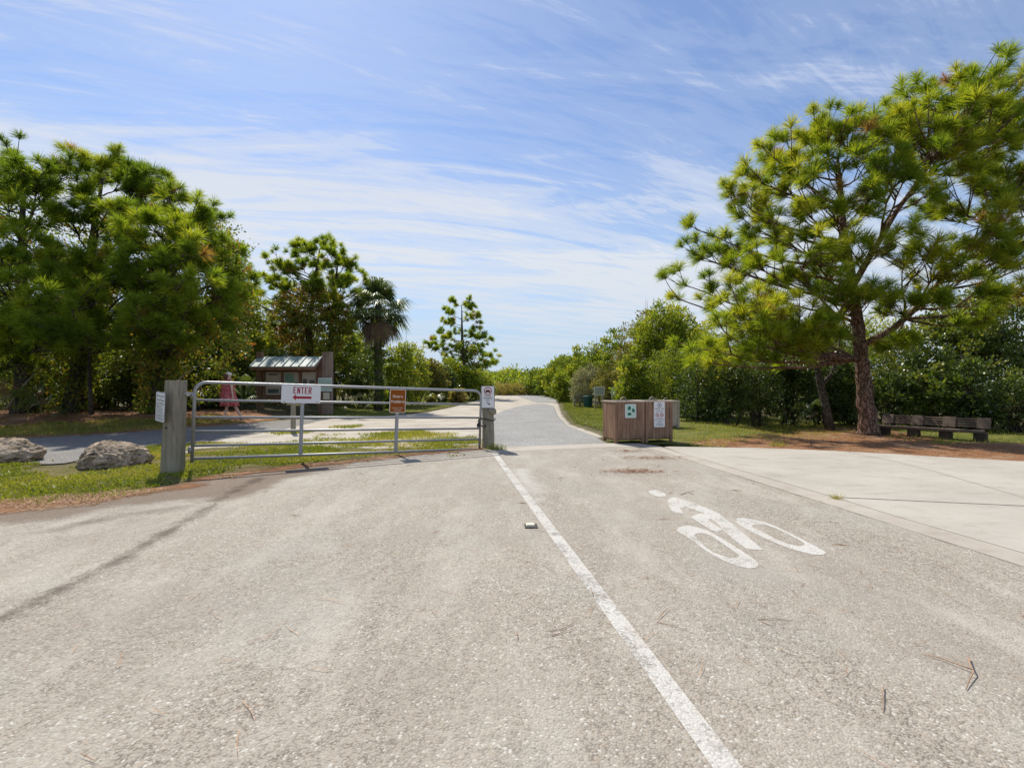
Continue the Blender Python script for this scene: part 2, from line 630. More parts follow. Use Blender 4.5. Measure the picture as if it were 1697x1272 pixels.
def sand_mat():
    m, t = mat_new('shell_sand')
    p = posc(t)
    n1 = t.noise(p, 0.9, 7, 0.6)
    n2 = t.noise(p, 45, 4, 0.75)
    c = t.ramp(n1, [(0.33, (0.346, 0.310, 0.256)), (0.5, (0.445, 0.404, 0.338)), (0.66, (0.519, 0.476, 0.404))])
    c = t.mix(t.ramp(n2, [(0.33, 0.55), (0.55, 0.0)]), c, (0.223, 0.196, 0.157))
    edge_out(t, pbsdf(t, c, 0.95, 0.05, bump=n2, bstr=0.4, bdist=0.01), 0.35, 2.0, 0.06, p)
    return m


def gravel_mat(name, a, b, c_, amp=0.16):
    m, t = mat_new(name)
    p = posc(t)
    n1 = t.noise(p, 0.7, 6, 0.6)
    v = t.n('ShaderNodeTexVoronoi'); v.inputs['Scale'].default_value = 55
    t.l(p, v.inputs['Vector'])
    sp = t.n('ShaderNodeSeparateColor'); t.l(v.outputs['Color'], sp.inputs[0])
    c = t.ramp(sp.outputs[0], [(0.0, a), (0.5, b), (1.0, c_)])
    c = t.mix(t.ramp(n1, [(0.35, 0.35), (0.65, 0.0)]), c, tuple(x * 0.8 for x in a))
    edge_out(t, pbsdf(t, c, 0.9, 0.15, bump=v.outputs['Distance'], bstr=0.5, bdist=0.008), amp, 2.6, 0.03, p)
    return m


def pavement_mat():
    """old exposed-aggregate paving: fine pebbles in a sandy binder, with wear and stains"""
    m, t = mat_new('exposed_aggregate')
    p = posc(t)
    jit = t.n('ShaderNodeVectorMath', operation='ADD')
    t.l(p, jit.inputs[0])
    nzc = t.n('ShaderNodeTexNoise'); nzc.inputs['Scale'].default_value = 70
    t.l(p, nzc.inputs['Vector'])
    scn = t.n('ShaderNodeVectorMath', operation='SCALE'); scn.inputs['Scale'].default_value = 0.008
    t.l(nzc.outputs['Color'], scn.inputs[0]); t.l(scn.outputs[0], jit.inputs[1])
    v = t.n('ShaderNodeTexVoronoi'); v.inputs['Scale'].default_value = 94
    t.l(jit.outputs[0], v.inputs['Vector'])
    sp = t.n('ShaderNodeSeparateColor'); t.l(v.outputs['Color'], sp.inputs[0])
    peb = t.ramp(sp.outputs[0], [(0.0, (0.219, 0.191, 0.155)), (0.15, (0.288, 0.255, 0.209)), (0.45, (0.338, 0.303, 0.253)), (0.70, (0.366, 0.334, 0.281)), (0.86, (0.352, 0.296, 0.232)), (0.95, (0.430, 0.401, 0.345)), (1.0, (0.549, 0.529, 0.477))])
    dist = v.outputs['Distance']
    # lanes of wear: pits open where the binder has washed out, closed where it is polished
    lanes = t.noise(t.mapping(p, (0.9, 0.28, 1), (0, 0, 0.14)), 0.9, 6, 0.6)
    pit = t.ramp(dist, [(0.42, 0.0), (0.66, 1.0)])
    holes = t.noise(p, 30, 4, 0.7)
    pit2 = t.math('MULTIPLY', pit, t.ramp(holes, [(0.45, 0.0), (0.60, 1.0)]))
    pit2 = t.math('MULTIPLY', pit2, t.ramp(lanes, [(0.38, 0.25), (0.6, 1.0)]))
    c = t.mix(pit2, peb, (0.155, 0.132, 0.104))
    nb = t.noise(p, 0.5, 9, 0.62)
    nm = t.noise(t.mapping(p, (1.3, 0.5, 1), (0, 0, 0.14)), 1.5, 9, 0.68)
    c = t.mix(t.ramp(nb, [(0.36, 0.42), (0.54, 0.0)]), c, (0.270, 0.238, 0.200))
    c = t.mix(t.ramp(nm, [(0.48, 0.0), (0.68, 0.58)]), c, (0.457, 0.424, 0.363))
    c = t.mix(t.ramp(t.noise(p, 2.3, 8, 0.72), [(0.55, 0.0), (0.74, 0.34)]), c, (0.214, 0.182, 0.147))
    c = t.mix(t.ramp(t.noise(p, 0.9, 5, 0.6), [(0.52, 0.0), (0.68, 0.30)]), c, (0.338, 0.342, 0.305))
    hsum = t.math('SUBTRACT', t.math('MULTIPLY', sp.outputs[1], 0.2), dist)
    hsum = t.math('SUBTRACT', hsum, t.math('MULTIPLY', pit2, 0.5))
    edge_out(t, pbsdf(t, c, 0.88, 0.18, bump=hsum, bstr=0.5, bdist=0.006), 0.10, 2.5, 0.02, p)
    return m


def concrete_mat(name, c0, c1):
    m, t = mat_new(name)
    p = posc(t)
    n1 = t.noise(p, 0.8, 9, 0.66)
    n2 = t.noise(t.mapping(p, (1, 2.6, 1), (0, 0, 0.3)), 1.3, 9, 0.72)
    n3 = t.noise(p, 130, 3, 0.6)
    n4 = t.noise(p, 11, 7, 0.72)
    c = t.mix(t.ramp(n1, [(0.35, 0.0), (0.65, 1.0)]), c0, c1)
    c = t.mix(t.ramp(n2, [(0.52, 0.0), (0.70, 0.50)]), c, tuple(a * k for a, k in zip(c0, (.66, .62, .56))))
    c = t.mix(t.ramp(n4, [(0.54, 0.0), (0.72, 0.32)]), c, tuple(a * k for a, k in zip(c0, (.72, .68, .62))))
    c = t.mix(t.ramp(t.noise(p, 2.6, 8, 0.7), [(0.60, 0.0), (0.72, 0.4)]), c, (0.30, 0.255, 0.20))
    c = t.mix(t.ramp(n3, [(0.3, 0.28), (0.5, 0.0)]), c, tuple(a * 0.6 for a in c0))
    out(t, pbsdf(t, c, 0.85, 0.2, bump=n3, bstr=0.14, bdist=0.004))
    return m


def paint_mat(name, wear):
    m, t = mat_new(name)
    p = posc(t)
    n1 = t.noise(p, 3.2, 7, 0.65)
    n2 = t.noise(p, 75, 3, 0.65)
    v = t.n('ShaderNodeTexVoronoi'); v.inputs['Scale'].default_value = 82
    t.l(p, v.inputs['Vector'])
    c = t.mix(n2, (0.457, 0.441, 0.404), (0.572, 0.557, 0.514))
    c = t.mix(t.ramp(t.noise(p, 1.7, 7, 0.7), [(0.45, 0.0), (0.7, 0.45)]), c, (0.420, 0.389, 0.336))
    spc = t.n('ShaderNodeSeparateColor'); t.l(v.outputs['Color'], spc.inputs[0])
    c = t.mix(t.ramp(spc.outputs[0], [(0.72, 0.0), (0.80, 0.55)]), c, (0.33, 0.30, 0.255))
    sh = pbsdf(t, c, 0.75, 0.2, bump=t.math('MULTIPLY', v.outputs['Distance'], -1.0), bstr=0.55, bdist=0.006)
    e = t.math('ADD', t.math('MULTIPLY', n1, 0.55), t.math('MULTIPLY', t.noise(p, 48, 5, 0.75), 0.45))
    fac = t.ramp(e, [(wear - 0.05, 0.0), (wear + 0.06, 1.0)])
    tr = t.n('ShaderNodeBsdfTransparent')
    mx = t.n('ShaderNodeMixShader')
    t.l(fac, mx.inputs[0]); t.l(tr.outputs[0], mx.inputs[1]); t.l(sh, mx.inputs[2])
    out(t, mx.outputs[0])
    return m


def stain_mat(name, col, dens, nscale=3.0):
    m, t = mat_new(name)
    p = posc(t)
    s = attr(t, 'sd')
    n1 = t.noise(p, nscale, 8, 0.7)
    n2 = t.noise(p, 40, 4, 0.7)
    e = t.math('ADD', s, t.math('MULTIPLY', t.math('SUBTRACT', n1, 0.5), 0.55))
    e = t.math('ADD', e, t.math('MULTIPLY', t.math('SUBTRACT', n2, 0.5), 0.25))
    fac = t.n('ShaderNodeMapRange')
    fac.inputs['From Min'].default_value = -0.06
    fac.inputs['From Max'].default_value = 0.16
    fac.inputs['To Max'].default_value = dens
    t.l(e, fac.inputs['Value'])
    sh = pbsdf(t, col, 0.95, 0.05)
    tr = t.n('ShaderNodeBsdfTransparent')
    mx = t.n('ShaderNodeMixShader')
    t.l(fac.outputs[0], mx.inputs[0]); t.l(tr.outputs[0], mx.inputs[1]); t.l(sh, mx.inputs[2])
    out(t, mx.outputs[0])
    return m


# ------------------------------------------------------------------ ground sheets
def poly_sd(poly, X, Y):
    """signed distance, positive inside"""
    P_ = np.asarray(poly, float)
    Q = np.roll(P_, -1, 0)
    d2 = np.full(X.shape, 1e18)
    ins = np.zeros(X.shape, bool)
    for (ax, ay), (bx, by) in zip(P_, Q):
        ex, ey = bx - ax, by - ay
        L = ex * ex + ey * ey + 1e-12
        u = np.clip(((X - ax) * ex + (Y - ay) * ey) / L, 0, 1)
        d2 = np.minimum(d2, (X - ax - u * ex) ** 2 + (Y - ay - u * ey) ** 2)
        c = (ay > Y) != (by > Y)
        with np.errstate(divide='ignore', invalid='ignore'):
            xi = ax + (Y - ay) * ex / (ey if ey != 0 else 1e-12)
        ins ^= c & (X < xi)
    d = np.sqrt(d2)
    return np.where(ins, d, -d)


def multi_sd(polys, X, Y):
    s = None
    for p in polys:
        q = poly_sd(p, X, Y)
        s = q if s is None else np.maximum(s, q)
    return s


def patch(name, polys, zoff, cell, mat, margin=0.6):
    A = np.concatenate([np.asarray(p) for p in polys])
    x0, y0 = A.min(0) - margin; x1, y1 = A.max(0) + margin
    nx = int((x1 - x0) / cell) + 2; ny = int((y1 - y0) / cell) + 2
    X, Y = np.meshgrid(np.linspace(x0, x1, nx), np.linspace(y0, y1, ny))
    s = multi_sd(polys, X, Y)
    V = np.stack([X, Y, hgt(X, Y) + zoff], -1).reshape(-1, 3)
    I = np.arange(nx * ny).reshape(ny, nx)
    Fq = np.stack([I[:-1, :-1], I[:-1, 1:], I[1:, 1:], I[1:, :-1]], -1).reshape(-1, 4)
    sf = s.ravel()
    keep = (sf[Fq] > -margin).any(1)
    Fq = Fq[keep]
    used = np.unique(Fq)
    remap = np.full(nx * ny, -1); remap[used] = np.arange(len(used))
    o = np_mesh(name, V[used], [remap[Fq]], mat, attrs={'sd': sf[used]})
    return tag(o, kind='structure')


PX = lambda pts: [G(*p) for p in pts]

gx = np.concatenate([[-2500, -900, -300, -120, -60, -40], np.arange(-32, 32.01, 0.3), [40, 60, 120, 300, 900, 2500]])
gy = np.concatenate([[-400, -100, -30, -10], np.arange(-4, 34.01, 0.3), [40, 50, 65, 90, 130, 220, 500, 1200, 3000]])
GXX, GYY = np.meshgrid(gx, gy)
I = np.arange(GXX.size).reshape(GXX.shape)
tag(np_mesh('ground', np.stack([GXX, GYY, hgt(GXX, GYY)], -1).reshape(-1, 3),
            [np.stack([I[:-1, :-1], I[:-1, 1:], I[1:, 1:], I[1:, :-1]], -1).reshape(-1, 4)], ground_mat(), smooth=True), kind='structure')

Z1, Z2, Z3, Z4, Z5 = 0.012, 0.018, 0.024, 0.030, 0.036
poly_sand = PX([(300, 748), (335, 724), (400, 708), (480, 697), (560, 692), (700, 685), (755, 674), (800, 662), (818, 650), (850, 651), (870, 658), (921, 662), (926, 672), (931, 688), (946, 704.5), (990, 720), (1003, 728), (985, 724), (812, 752), (700, 756), (550, 762), (420, 768), (300, 768)])
poly_grassL = [(-14.5, 7.9)] + PX([(0, 765), (60, 775), (125, 778), (240, 745), (280, 740), (300, 755), (330, 745), (440, 740), (640, 745), (790, 740), (812, 748), (680, 756), (560, 768), (450, 778), (330, 800), (260, 818), (120, 838), (0, 833)]) + [(-13.0, 5.4)]
poly_grassM = PX([(520, 693), (540, 676), (640, 664), (800, 652), (812, 652), (770, 668), (720, 680), (640, 690)])
poly_grassR = PX([(900, 652), (925, 658), (935, 668), (942, 684), (957, 701), (1003, 715), (1012, 737), (1125, 740), (1200, 743), (1330, 735), (1420, 728), (1500, 733), (1700, 745), (1760, 742), (1760, 715), (1500, 700), (1300, 692), (1130, 688), (1010, 676), (960, 664)])
poly_straw = PX([(1190, 744), (1280, 731), (1340, 722), (1440, 722), (1500, 729), (1600, 739), (1700, 745)]) + [(14.5, 10.5), (16, 6), (13.05, 6.1), (11.2, 7.6)] + PX([(1697, 768), (1589, 763), (1462, 755), (1305, 748)])
poly_strawL = PX([(-150, 740), (0, 733), (150, 724), (290, 714), (400, 703), (470, 694), (440, 684), (300, 677), (100, 674), (-150, 676)])
poly_road = PX([(-260, 768), (-260, 748), (0, 730), (150, 721), (275, 713), (380, 705), (480, 696), (560, 692), (520, 700), (470, 712), (400, 724), (300, 738), (200, 743), (110, 770), (30, 772)])
poly_gravel = PX([(822, 749), (818, 720), (814, 690), (838, 680), (868, 672), (900, 669), (917, 673), (924, 690), (938, 706), (985, 724), (1012, 740)])
poly_far = PX([(817, 646.6), (850, 648.2), (890, 653.5), (917, 660.5), (926, 668), (890, 667), (868, 660), (850, 653.5), (817, 651)])
poly_pave = [(-16, 5.2)] + PX([(0, 851), (60, 843), (140, 836), (265, 815), (330, 802), (400, 790), (520, 777), (600, 766), (680, 758), (800, 746.5), (1012, 738.5), (1062, 741), (1112, 757), (1460, 871), (1697, 949)]) + [(4.25, 1.0), (4.5, -4), (-16, -4)]

patch('pine_straw_bank', [poly_strawL], Z1, 0.3, straw_mat('pine_straw_bank', 0.9))
patch('sand_path', [poly_sand], Z2, 0.25, sand_mat())
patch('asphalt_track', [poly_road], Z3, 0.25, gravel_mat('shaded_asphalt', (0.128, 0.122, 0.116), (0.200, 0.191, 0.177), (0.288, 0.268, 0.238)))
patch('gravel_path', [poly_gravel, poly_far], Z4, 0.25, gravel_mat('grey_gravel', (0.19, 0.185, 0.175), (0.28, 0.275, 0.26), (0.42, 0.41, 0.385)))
turf = turf_mat('turf', (0.10, 0.095, 0.032), (0.17, 0.155, 0.055), (0.29, 0.19, 0.115), 1.0)
patch('verge_turf', [poly_grassL], Z4 + 0.003, 0.15, turf)
patch('lawn_turf', [poly_grassM, poly_grassR], Z4 + 0.006, 0.3, turf_mat('lawn', (0.085, 0.10, 0.022), (0.15, 0.165, 0.04), (0.25, 0.215, 0.08)))
patch('pine_straw_bed', [poly_straw], Z5 + 0.004, 0.2, straw_mat())
poly_straw2 = PX([(1122, 736), (1240, 726), (1330, 712), (1430, 708), (1520, 722), (1700, 738), (1800, 745), (1800, 760), (1500, 745), (1305, 746), (1200, 743)])
patch('pine_straw_bed', [poly_straw2], Z5 + 0.001, 0.2, straw_mat('thin_straw', 1.6))
patch('pavement', [poly_pave], Z5 + 0.010, 0.18, pavement_mat(), 0.3)
strip_gate = PX([(330, 797), (400, 786), (520, 772), (600, 764), (690, 755), (790, 743.5), (812, 746), (800, 748), (690, 758.5), (600, 768), (520, 777), (400, 792), (315, 806)])
strip_l = [(-13, 5.1)] + PX([(0, 836), (120, 832), (250, 815), (320, 806), (330, 811), (265, 820), (140, 842), (0, 860)]) + [(-13, 4.7)]
patch('pine_straw_edge', [strip_gate, strip_l], Z5 + 0.014, 0.12, straw_mat('edge_straw', 0.55))
ZP = Z5 + 0.010                                    # top of the paving
def ribbon(pts, w0):
    L_ = np.array(PX(pts)); out_ = []
    d_ = np.gradient(L_, axis=0); d_ /= np.linalg.norm(d_, axis=1, keepdims=True)
    n_ = np.stack([-d_[:, 1], d_[:, 0]], -1)
    return [tuple(q) for q in L_ + n_ * w0] + [tuple(q) for q in (L_ - n_ * w0)[::-1]]


seam = ribbon([(-60, 1064), (0, 1038), (60, 1010), (120, 978), (160, 958), (200, 938), (250, 906), (300, 876), (340, 852), (370, 832), (400, 812), (430, 797)], .03)
soft = ribbon([(-60, 1064), (60, 1010), (200, 938), (300, 876), (400, 812), (440, 796)], .02)
patch('dirt_seam', [soft], ZP + 0.0026, 0.07, stain_mat('soft_dirt', (0.22, 0.18, 0.145), 0.34, 1.3), 0.45)
patch('dirt_seam', [seam], ZP + 0.0032, 0.05, stain_mat('dirt_in_seam', (0.125, 0.098, 0.077), 0.75, 3.5), 0.25)
seam2 = PX([(60, 890), (150, 868), (240, 852), (330, 840), (332, 845), (240, 858), (150, 876), (60, 898)])
patch('dirt_trace', [seam2], ZP + 0.003, 0.08, stain_mat('dirt_trace', (0.20, 0.17, 0.14), 0.35), 0.3)
edge_dirt = [(-9.5, 4.9)] + PX([(0, 838), (130, 830), (260, 812), (330, 798), (430, 782), (540, 770), (590, 768), (560, 782), (470, 800), (430, 822), (380, 836), (300, 836), (200, 846), (100, 868), (0, 880)]) + [(-9.5, 4.5)]
patch('dirt_edge', [edge_dirt], ZP + 0.002, 0.08, stain_mat('edge_dirt', (0.215, 0.155, 0.112), 0.45, 2.6), 0.35)
worn = PX([(842, 782), (880, 780), (890, 800), (905, 830), (890, 850), (870, 820), (850, 800)])
patch('worn_paint', [worn], ZP + 0.0045, 0.06, stain_mat('old_white_paint', (0.66, 0.64, 0.58), 0.5), 0.3)


def sheet(name, poly, z0, z1, mat, kind='structure'):
    mb = MB()
    n = len(poly)
    vs = [(x, y, z0) for x, y in poly] + [(x, y, z1) for x, y in poly]
    fs = [tuple(range(n, 2 * n))] + [((i + 1) % n, i, i + n, (i + 1) % n + n) for i in range(n)]
    mb.add(vs, fs)
    o = mb.build(name, mat)
    bm = bmesh.new(); bm.from_mesh(o.data)
    bmesh.ops.recalc_face_normals(bm, faces=bm.faces[:])
    bm.to_mesh(o.data); bm.free()
    return tag(o, kind=kind)


M_conc = concrete_mat('concrete', (0.375, 0.345, 0.295), (0.445, 0.412, 0.355))
M_conc2 = concrete_mat('concrete_edge', (0.361, 0.323, 0.273), (0.437, 0.395, 0.336))
ZC = ZP + 0.004
c0 = G(1112, 757); c1 = G(1460, 871); c2 = G(1697, 949)
i0 = G(1128, 755); i1 = G(1383, 831); i2 = G(1480, 862); i3 = G(1697, 927)
sheet('concrete_edging', [G(1060, 741.2), c0, c1, c2, (4.28, 1.0), (4.75, -3), (5.0, -3), (4.53, 1.0), i3, i2, i1, i0, G(1098, 744.5)], 0.0, ZC, M_conc2)
top = PX([(1109, 743.3), (1180, 744.5), (1250, 745.5), (1305, 747.5), (1380, 750.5), (1462, 755), (1530, 759), (1589, 763), (1697, 768.5)]) + [(11.2, 7.6), (13.0, 6.2)]
def off(p, dx, dy): return (p[0] + dx, p[1] + dy)
g_ = 0.018
j1 = G(1700, 845.5)
sheet('concrete_joint', [off(i1, -.01, 0), off(i0, 0, .0)] + top + [(13.0, 4.0), (13.0, -3), (5.0, -3), (4.53, 1.0), i3, i2], 0.0, ZC - 0.006, plain('joint_dirt', (0.25, 0.215, 0.17), 0.95, 0.05, var=.3))
sheet('concrete_pad', [off(i1, g_, g_ * 2.2), off(i0, g_ * 1.2, 0.0), off(G(1100, 744.3), 0.02, 0.02)] + top + [(13.0, 4.0 + g_), off(j1, 0, g_)], 0.0, ZC, M_conc)
sheet('concrete_pad', [off(i1, g_ * 1.6, -g_ * .6), off(j1, 0, -g_), (13.0, 4.0 - g_), (13.0, -3), (5.02, -3), (4.55, 1.0), off(i3, g_, 0), off(i2, g_, 0)], 0.0, ZC, M_conc)
crk = MB()
for pts in ([(1400, 752), (1470, 766), (1545, 785), (1620, 808), (1700, 832)], [(1500, 766), (1530, 772), (1552, 774)], [(1225, 762), (1245, 764.5), (1275, 765)]):
    for a, b in zip(pts[:-1], pts[1:]):
        A = Vector((*G(*a), ZC + 0.002)); B = Vector((*G(*b), ZC + 0.002))
        t_ = (B - A).normalized(); nrm = Vector((-t_.y, t_.x, 0)) * 0.006
        crk.add([A - nrm, B - nrm, B + nrm, A + nrm], [(0, 1, 2, 3)])
tag(crk.build('concrete_crack', plain('crack_dirt', (0.23, 0.20, 0.17), 0.95, 0.05)), kind='structure')
sheet('concrete_threshold', PX([(800, 746.6), (815, 745), (1012, 737.6), (1060, 738), (1095, 743), (1060, 744), (1012, 744.2), (815, 752.5)]), 0.0, ZP + 0.003, M_conc2)


# painted markings
def smooth_closed(pts, k=5):
    n = len(pts); o = []
    for i in range(n):
        p0, p1, p2, p3 = (np.array(pts[(i + j) % n], float) for j in (-1, 0, 1, 2))
        for s in range(k):
            t = s / k
            o.append(tuple(0.5 * ((2 * p1) + (-p0 + p2) * t + (2 * p0 - 5 * p1 + 4 * p2 - p3) * t * t + (-p0 + 3 * p1 - 3 * p2 + p3) * t ** 3)))
    return o


M_paint = paint_mat('white_road_paint', 0.405)
M_paintw = paint_mat('worn_white_road_paint', 0.425)
a0 = G(819, 754); a1 = G(1135, 1195)
dv = Vector((a1[0] - a0[0], a1[1] - a0[1], 0)).normalized()
nv = Vector((-dv.y, dv.x, 0)) * 0.052
pts = [Vector((*a0, 0)) + dv * s for s in np.linspace(0, 10.5, 60)]
mb = MB()
for k in range(59):
    z = Vector((0, 0, ZP + 0.0022))
    mb.add([pts[k] - nv + z, pts[k] + nv + z, pts[k + 1] + nv + z, pts[k + 1] - nv + z], [(3, 2, 1, 0)])
tag(mb.build('lane_line', M_paintw), kind='structure')

zz = lambda L: [G(1000 + u * .2711, 760 + v * .2711) for u, v in L]
bm = bmesh.new()


def loop(pts):
    vs = [bm.verts.new((x, y, ZP + 0.0022)) for x, y in pts]
    return [bm.edges.new((vs[i], vs[(i + 1) % len(vs)])) for i in range(len(vs))]


def fill(*ls):
    es = []
    for l_ in ls: es += loop(l_)
    bmesh.ops.triangle_fill(bm, use_beauty=True, use_dissolve=False, edges=es, normal=(0, 0, 1))


fill(smooth_closed(zz([(275, 224), (300, 213), (340, 216), (375, 235), (380, 250), (350, 255), (310, 248)])))
fill(zz([(393, 285), (400, 268), (432, 257), (560, 300), (690, 352), (740, 388), (860, 488), (978, 592), (875, 586), (790, 520), (730, 462), (695, 425), (660, 397), (638, 398), (655, 418), (728, 462), (700, 484), (680, 478), (600, 430), (533, 386), (572, 363), (612, 360), (560, 340), (500, 320), (468, 328), (490, 362), (440, 358), (415, 340), (400, 312)]))
fill(smooth_closed(zz([(452, 465), (470, 445), (540, 441), (640, 472), (740, 530), (850, 600), (930, 658), (948, 690), (915, 707), (850, 702), (740, 662), (620, 592), (530, 523), (470, 485)])),
     smooth_closed(zz([(558, 497), (600, 486), (660, 505), (740, 560), (815, 615), (828, 634), (790, 643), (720, 625), (640, 585), (580, 530)])))
fill(smooth_closed(zz([(803, 408), (830, 391), (900, 396), (1000, 420), (1120, 475), (1250, 543), (1345, 596), (1358, 615), (1310, 624), (1220, 606), (1080, 560), (950, 500), (850, 446)])),
     smooth_closed(zz([(910, 440), (945, 431), (1030, 447), (1130, 494), (1215, 542), (1228, 560), (1180, 565), (1070, 530), (970, 476), (920, 452)])))
me = bpy.data.meshes.new('bicycle_marking'); bm.to_mesh(me); bm.free()
tag(link_mesh('bicycle_marking', me, M_paint), kind='structure')


# ------------------------------------------------------------------ scatter: grass, straw, twigs
def sample(polys, n, lo=-0.1, amp=0.5):
    A = np.concatenate([np.asarray(p) for p in polys])
    x0, y0 = A.min(0) - .3; x1, y1 = A.max(0) + .3
    XS = []; tot = 0
    while tot < n:
        q = rng.uniform((x0, y0), (x1, y1), (n * 3, 2))
        s = multi_sd(polys, q[:, 0], q[:, 1])
        nz = np.sin(q[:, 0] * 2.1 + 1.3 * np.sin(q[:, 1] * 1.7)) * np.sin(q[:, 1] * 2.6 + 1.1 * np.sin(q[:, 0] * 1.9 + 2))
        nz2 = np.sin(q[:, 0] * 6.1 + 2 * np.sin(q[:, 1] * 3.7)) * np.sin(q[:, 1] * 7.6 + 2 * np.sin(q[:, 0] * 4.9))
        k = s + (nz * .6 + nz2 * .4) * amp > rng.uniform(lo, lo + 0.25, len(q))
        q = q[k]; XS.append(q); tot += len(q)
        if len(XS) > 40: break
    return np.concatenate(XS)[:n]


def blades(name, polys, n, h0, h1, wid, mat, tone=(0.1, 0.8), lean=0.5, amp=0.5, lo=-0.1, zoff=0.02, flat=False, kind='stuff', pts=None):
    q = sample(polys, n, lo, amp) if pts is None else pts
    n = len(q)
    z = hgt(q[:, 0], q[:, 1]) + zoff
    an = rng.uniform(0, 2 * np.pi, n); h = rng.uniform(h0, h1, n) * rng.uniform(.6, 1, n)
    ln = rng.uniform(0.05, lean, n) * h
    la = rng.uniform(0, 2 * np.pi, n)
    B = np.stack([q[:, 0], q[:, 1], z], -1)
    sd = np.stack([np.cos(an), np.sin(an), np.zeros(n)], -1) * (wid * rng.uniform(.6, 1.3, n))[:, None]
    T = B + np.stack([np.cos(la) * ln, np.sin(la) * ln, h], -1)
    patch_t = 0.5 + 0.5 * np.sin(q[:, 0] * 1.7 + 1.2 * np.sin(q[:, 1] * 2.3))
    tn = tone[0] + (tone[1] - tone[0]) * np.clip(0.55 * rng.random(n) + 0.45 * patch_t, 0, 1)
    if flat:   # leafy weeds: small diamonds held above the ground
        Mid = (B + T) / 2
        V = np.stack([B, Mid + sd, T, Mid - sd], 1).reshape(-1, 3)
        Fc = [np.arange(n * 4).reshape(-1, 4)]
        tt = np.repeat(tn, 4)
    else:
        V = np.stack([B - sd, B + sd, T], 1).reshape(-1, 3)
        Fc = [np.arange(n * 3).reshape(-1, 3)]
        tt = np.repeat(tn, 3)
    o = np_mesh(name, V, Fc, mat, attrs={'tone': tt})
    return tag(o, kind=kind) if kind else o


def st(o, label, cat):
    return tag(o, label, cat)


gap_l = PX([(20, 772), (60, 769), (125, 770), (230, 748), (285, 736), (330, 738), (335, 752), (290, 772), (240, 772), (125, 784), (40, 778)])
st(blades('grass', [gap_l], 5000, 0.03, 0.09, 0.006, M_grass, (0.3, 1.0), 0.9, 0.8, lo=.15), 'thin dry grass between the boulders and the track', 'grass')
st(blades('weeds', [gap_l], 3500, 0.02, 0.06, 0.014, M_grass, (0.1, 0.7), 1.8, 1.0, lo=.2, flat=True), 'leafy weeds between the boulders and the track', 'weeds')
near_l = [(-12, 6.3)] + PX([(0, 775), (125, 783), (240, 768), (290, 770), (330, 765), (440, 757), (560, 764), (450, 778), (330, 802), (260, 820), (120, 835), (0, 838)]) + [(-12, 5.5)]
under = PX([(330, 752), (440, 744), (640, 747), (785, 742), (812, 748), (680, 757), (560, 768), (440, 776), (330, 790)])
tuftsand = [PX([(595, 727), (640, 718), (705, 714), (710, 722), (660, 728), (610, 732)]), PX([(560, 735), (600, 731), (640, 735), (640, 742), (580, 742)]),
            PX([(700, 735), (790, 722), (800, 732), (740, 742)]), PX([(350, 745), (440, 737), (480, 740), (420, 748)]), PX([(450, 718), (500, 714), (510, 719), (470, 722)]), PX([(560, 708), (600, 705), (610, 708), (570, 711)])]
st(blades('grass', [near_l, under], 15000, 0.03, 0.10, 0.006, M_grass, (0.15, 0.9), 0.9, 0.75, lo=0.05), 'green grass and weeds along the verge under the gate', 'grass')
st(blades('weeds', [near_l, under], 24000, 0.02, 0.075, 0.015, M_grass, (0.1, 0.72), 1.8, 0.85, lo=0.05, flat=True), 'low leafy ground weeds along the verge by the boulders', 'weeds')
sandband = PX([(345, 752), (345, 738), (480, 726), (620, 716), (790, 716), (806, 730), (812, 746), (640, 750), (480, 756)])
st(blades('grass', [sandband], 6000, 0.02, 0.09, 0.008, M_grass, (0.25, 1.0), 1.0, 1.3, lo=.55), 'patchy dry grass growing through the sand behind the gate rails', 'grass')
st(blades('weeds', [sandband], 2600, 0.02, 0.06, 0.014, M_grass, (0.2, 0.8), 1.8, 1.3, lo=.6, flat=True), 'leafy weeds growing through the sand behind the gate rails', 'weeds')
st(blades('grass', tuftsand, 9000, 0.03, 0.10, 0.008, M_grass, (0.05, 0.8), 0.8, 0.4), 'sparse grass tufts on the pale sand behind the gate', 'grass')
st(blades('grass', [poly_grassM], 9000, 0.05, 0.13, 0.016, M_grass, (0.0, 0.62), 0.8, 0.4), 'mown grass strip in front of the far shrubs', 'grass')
gr_a = PX([(930, 665), (940, 684), (955, 701), (1003, 716), (1005, 690), (1100, 700), (1110, 690), (1010, 677), (960, 667)])
gr_b = PX([(1112, 738), (1200, 744), (1290, 736), (1330, 728), (1430, 722), (1430, 705), (1300, 697), (1120, 690), (1112, 700)])
gr_c = PX([(1430, 722), (1520, 735), (1697, 744), (1760, 744), (1760, 722), (1500, 705), (1430, 706)])
st(blades('grass', [gr_a], 15000, 0.04, 0.13, 0.012, M_grass, (0.0, 0.6), 0.9, 0.3), 'bright green lawn beside the gravel path', 'grass')
st(blades('grass', [gr_b], 10500, 0.04, 0.14, 0.009, M_grass, (0.35, 1.0), 0.9, 1.3, lo=.3), 'dry yellowing grass between the bins and the big pine', 'grass')
st(blades('grass', [gr_c], 1500, 0.05, 0.20, 0.009, M_grass, (0.0, 0.8), 0.9, 0.5), 'patchy grass in front of the bench', 'grass')
bank = PX([(-120, 735), (0, 728), (150, 721), (290, 712), (400, 702), (400, 692), (200, 697), (0, 702), (-120, 706)])
st(blades('grass', [bank], 12000, 0.03, 0.10, 0.010, M_grass, (0.0, 0.85), 0.9, 0.9, lo=0.2), 'thin grass on the shaded bank beyond the track', 'grass')


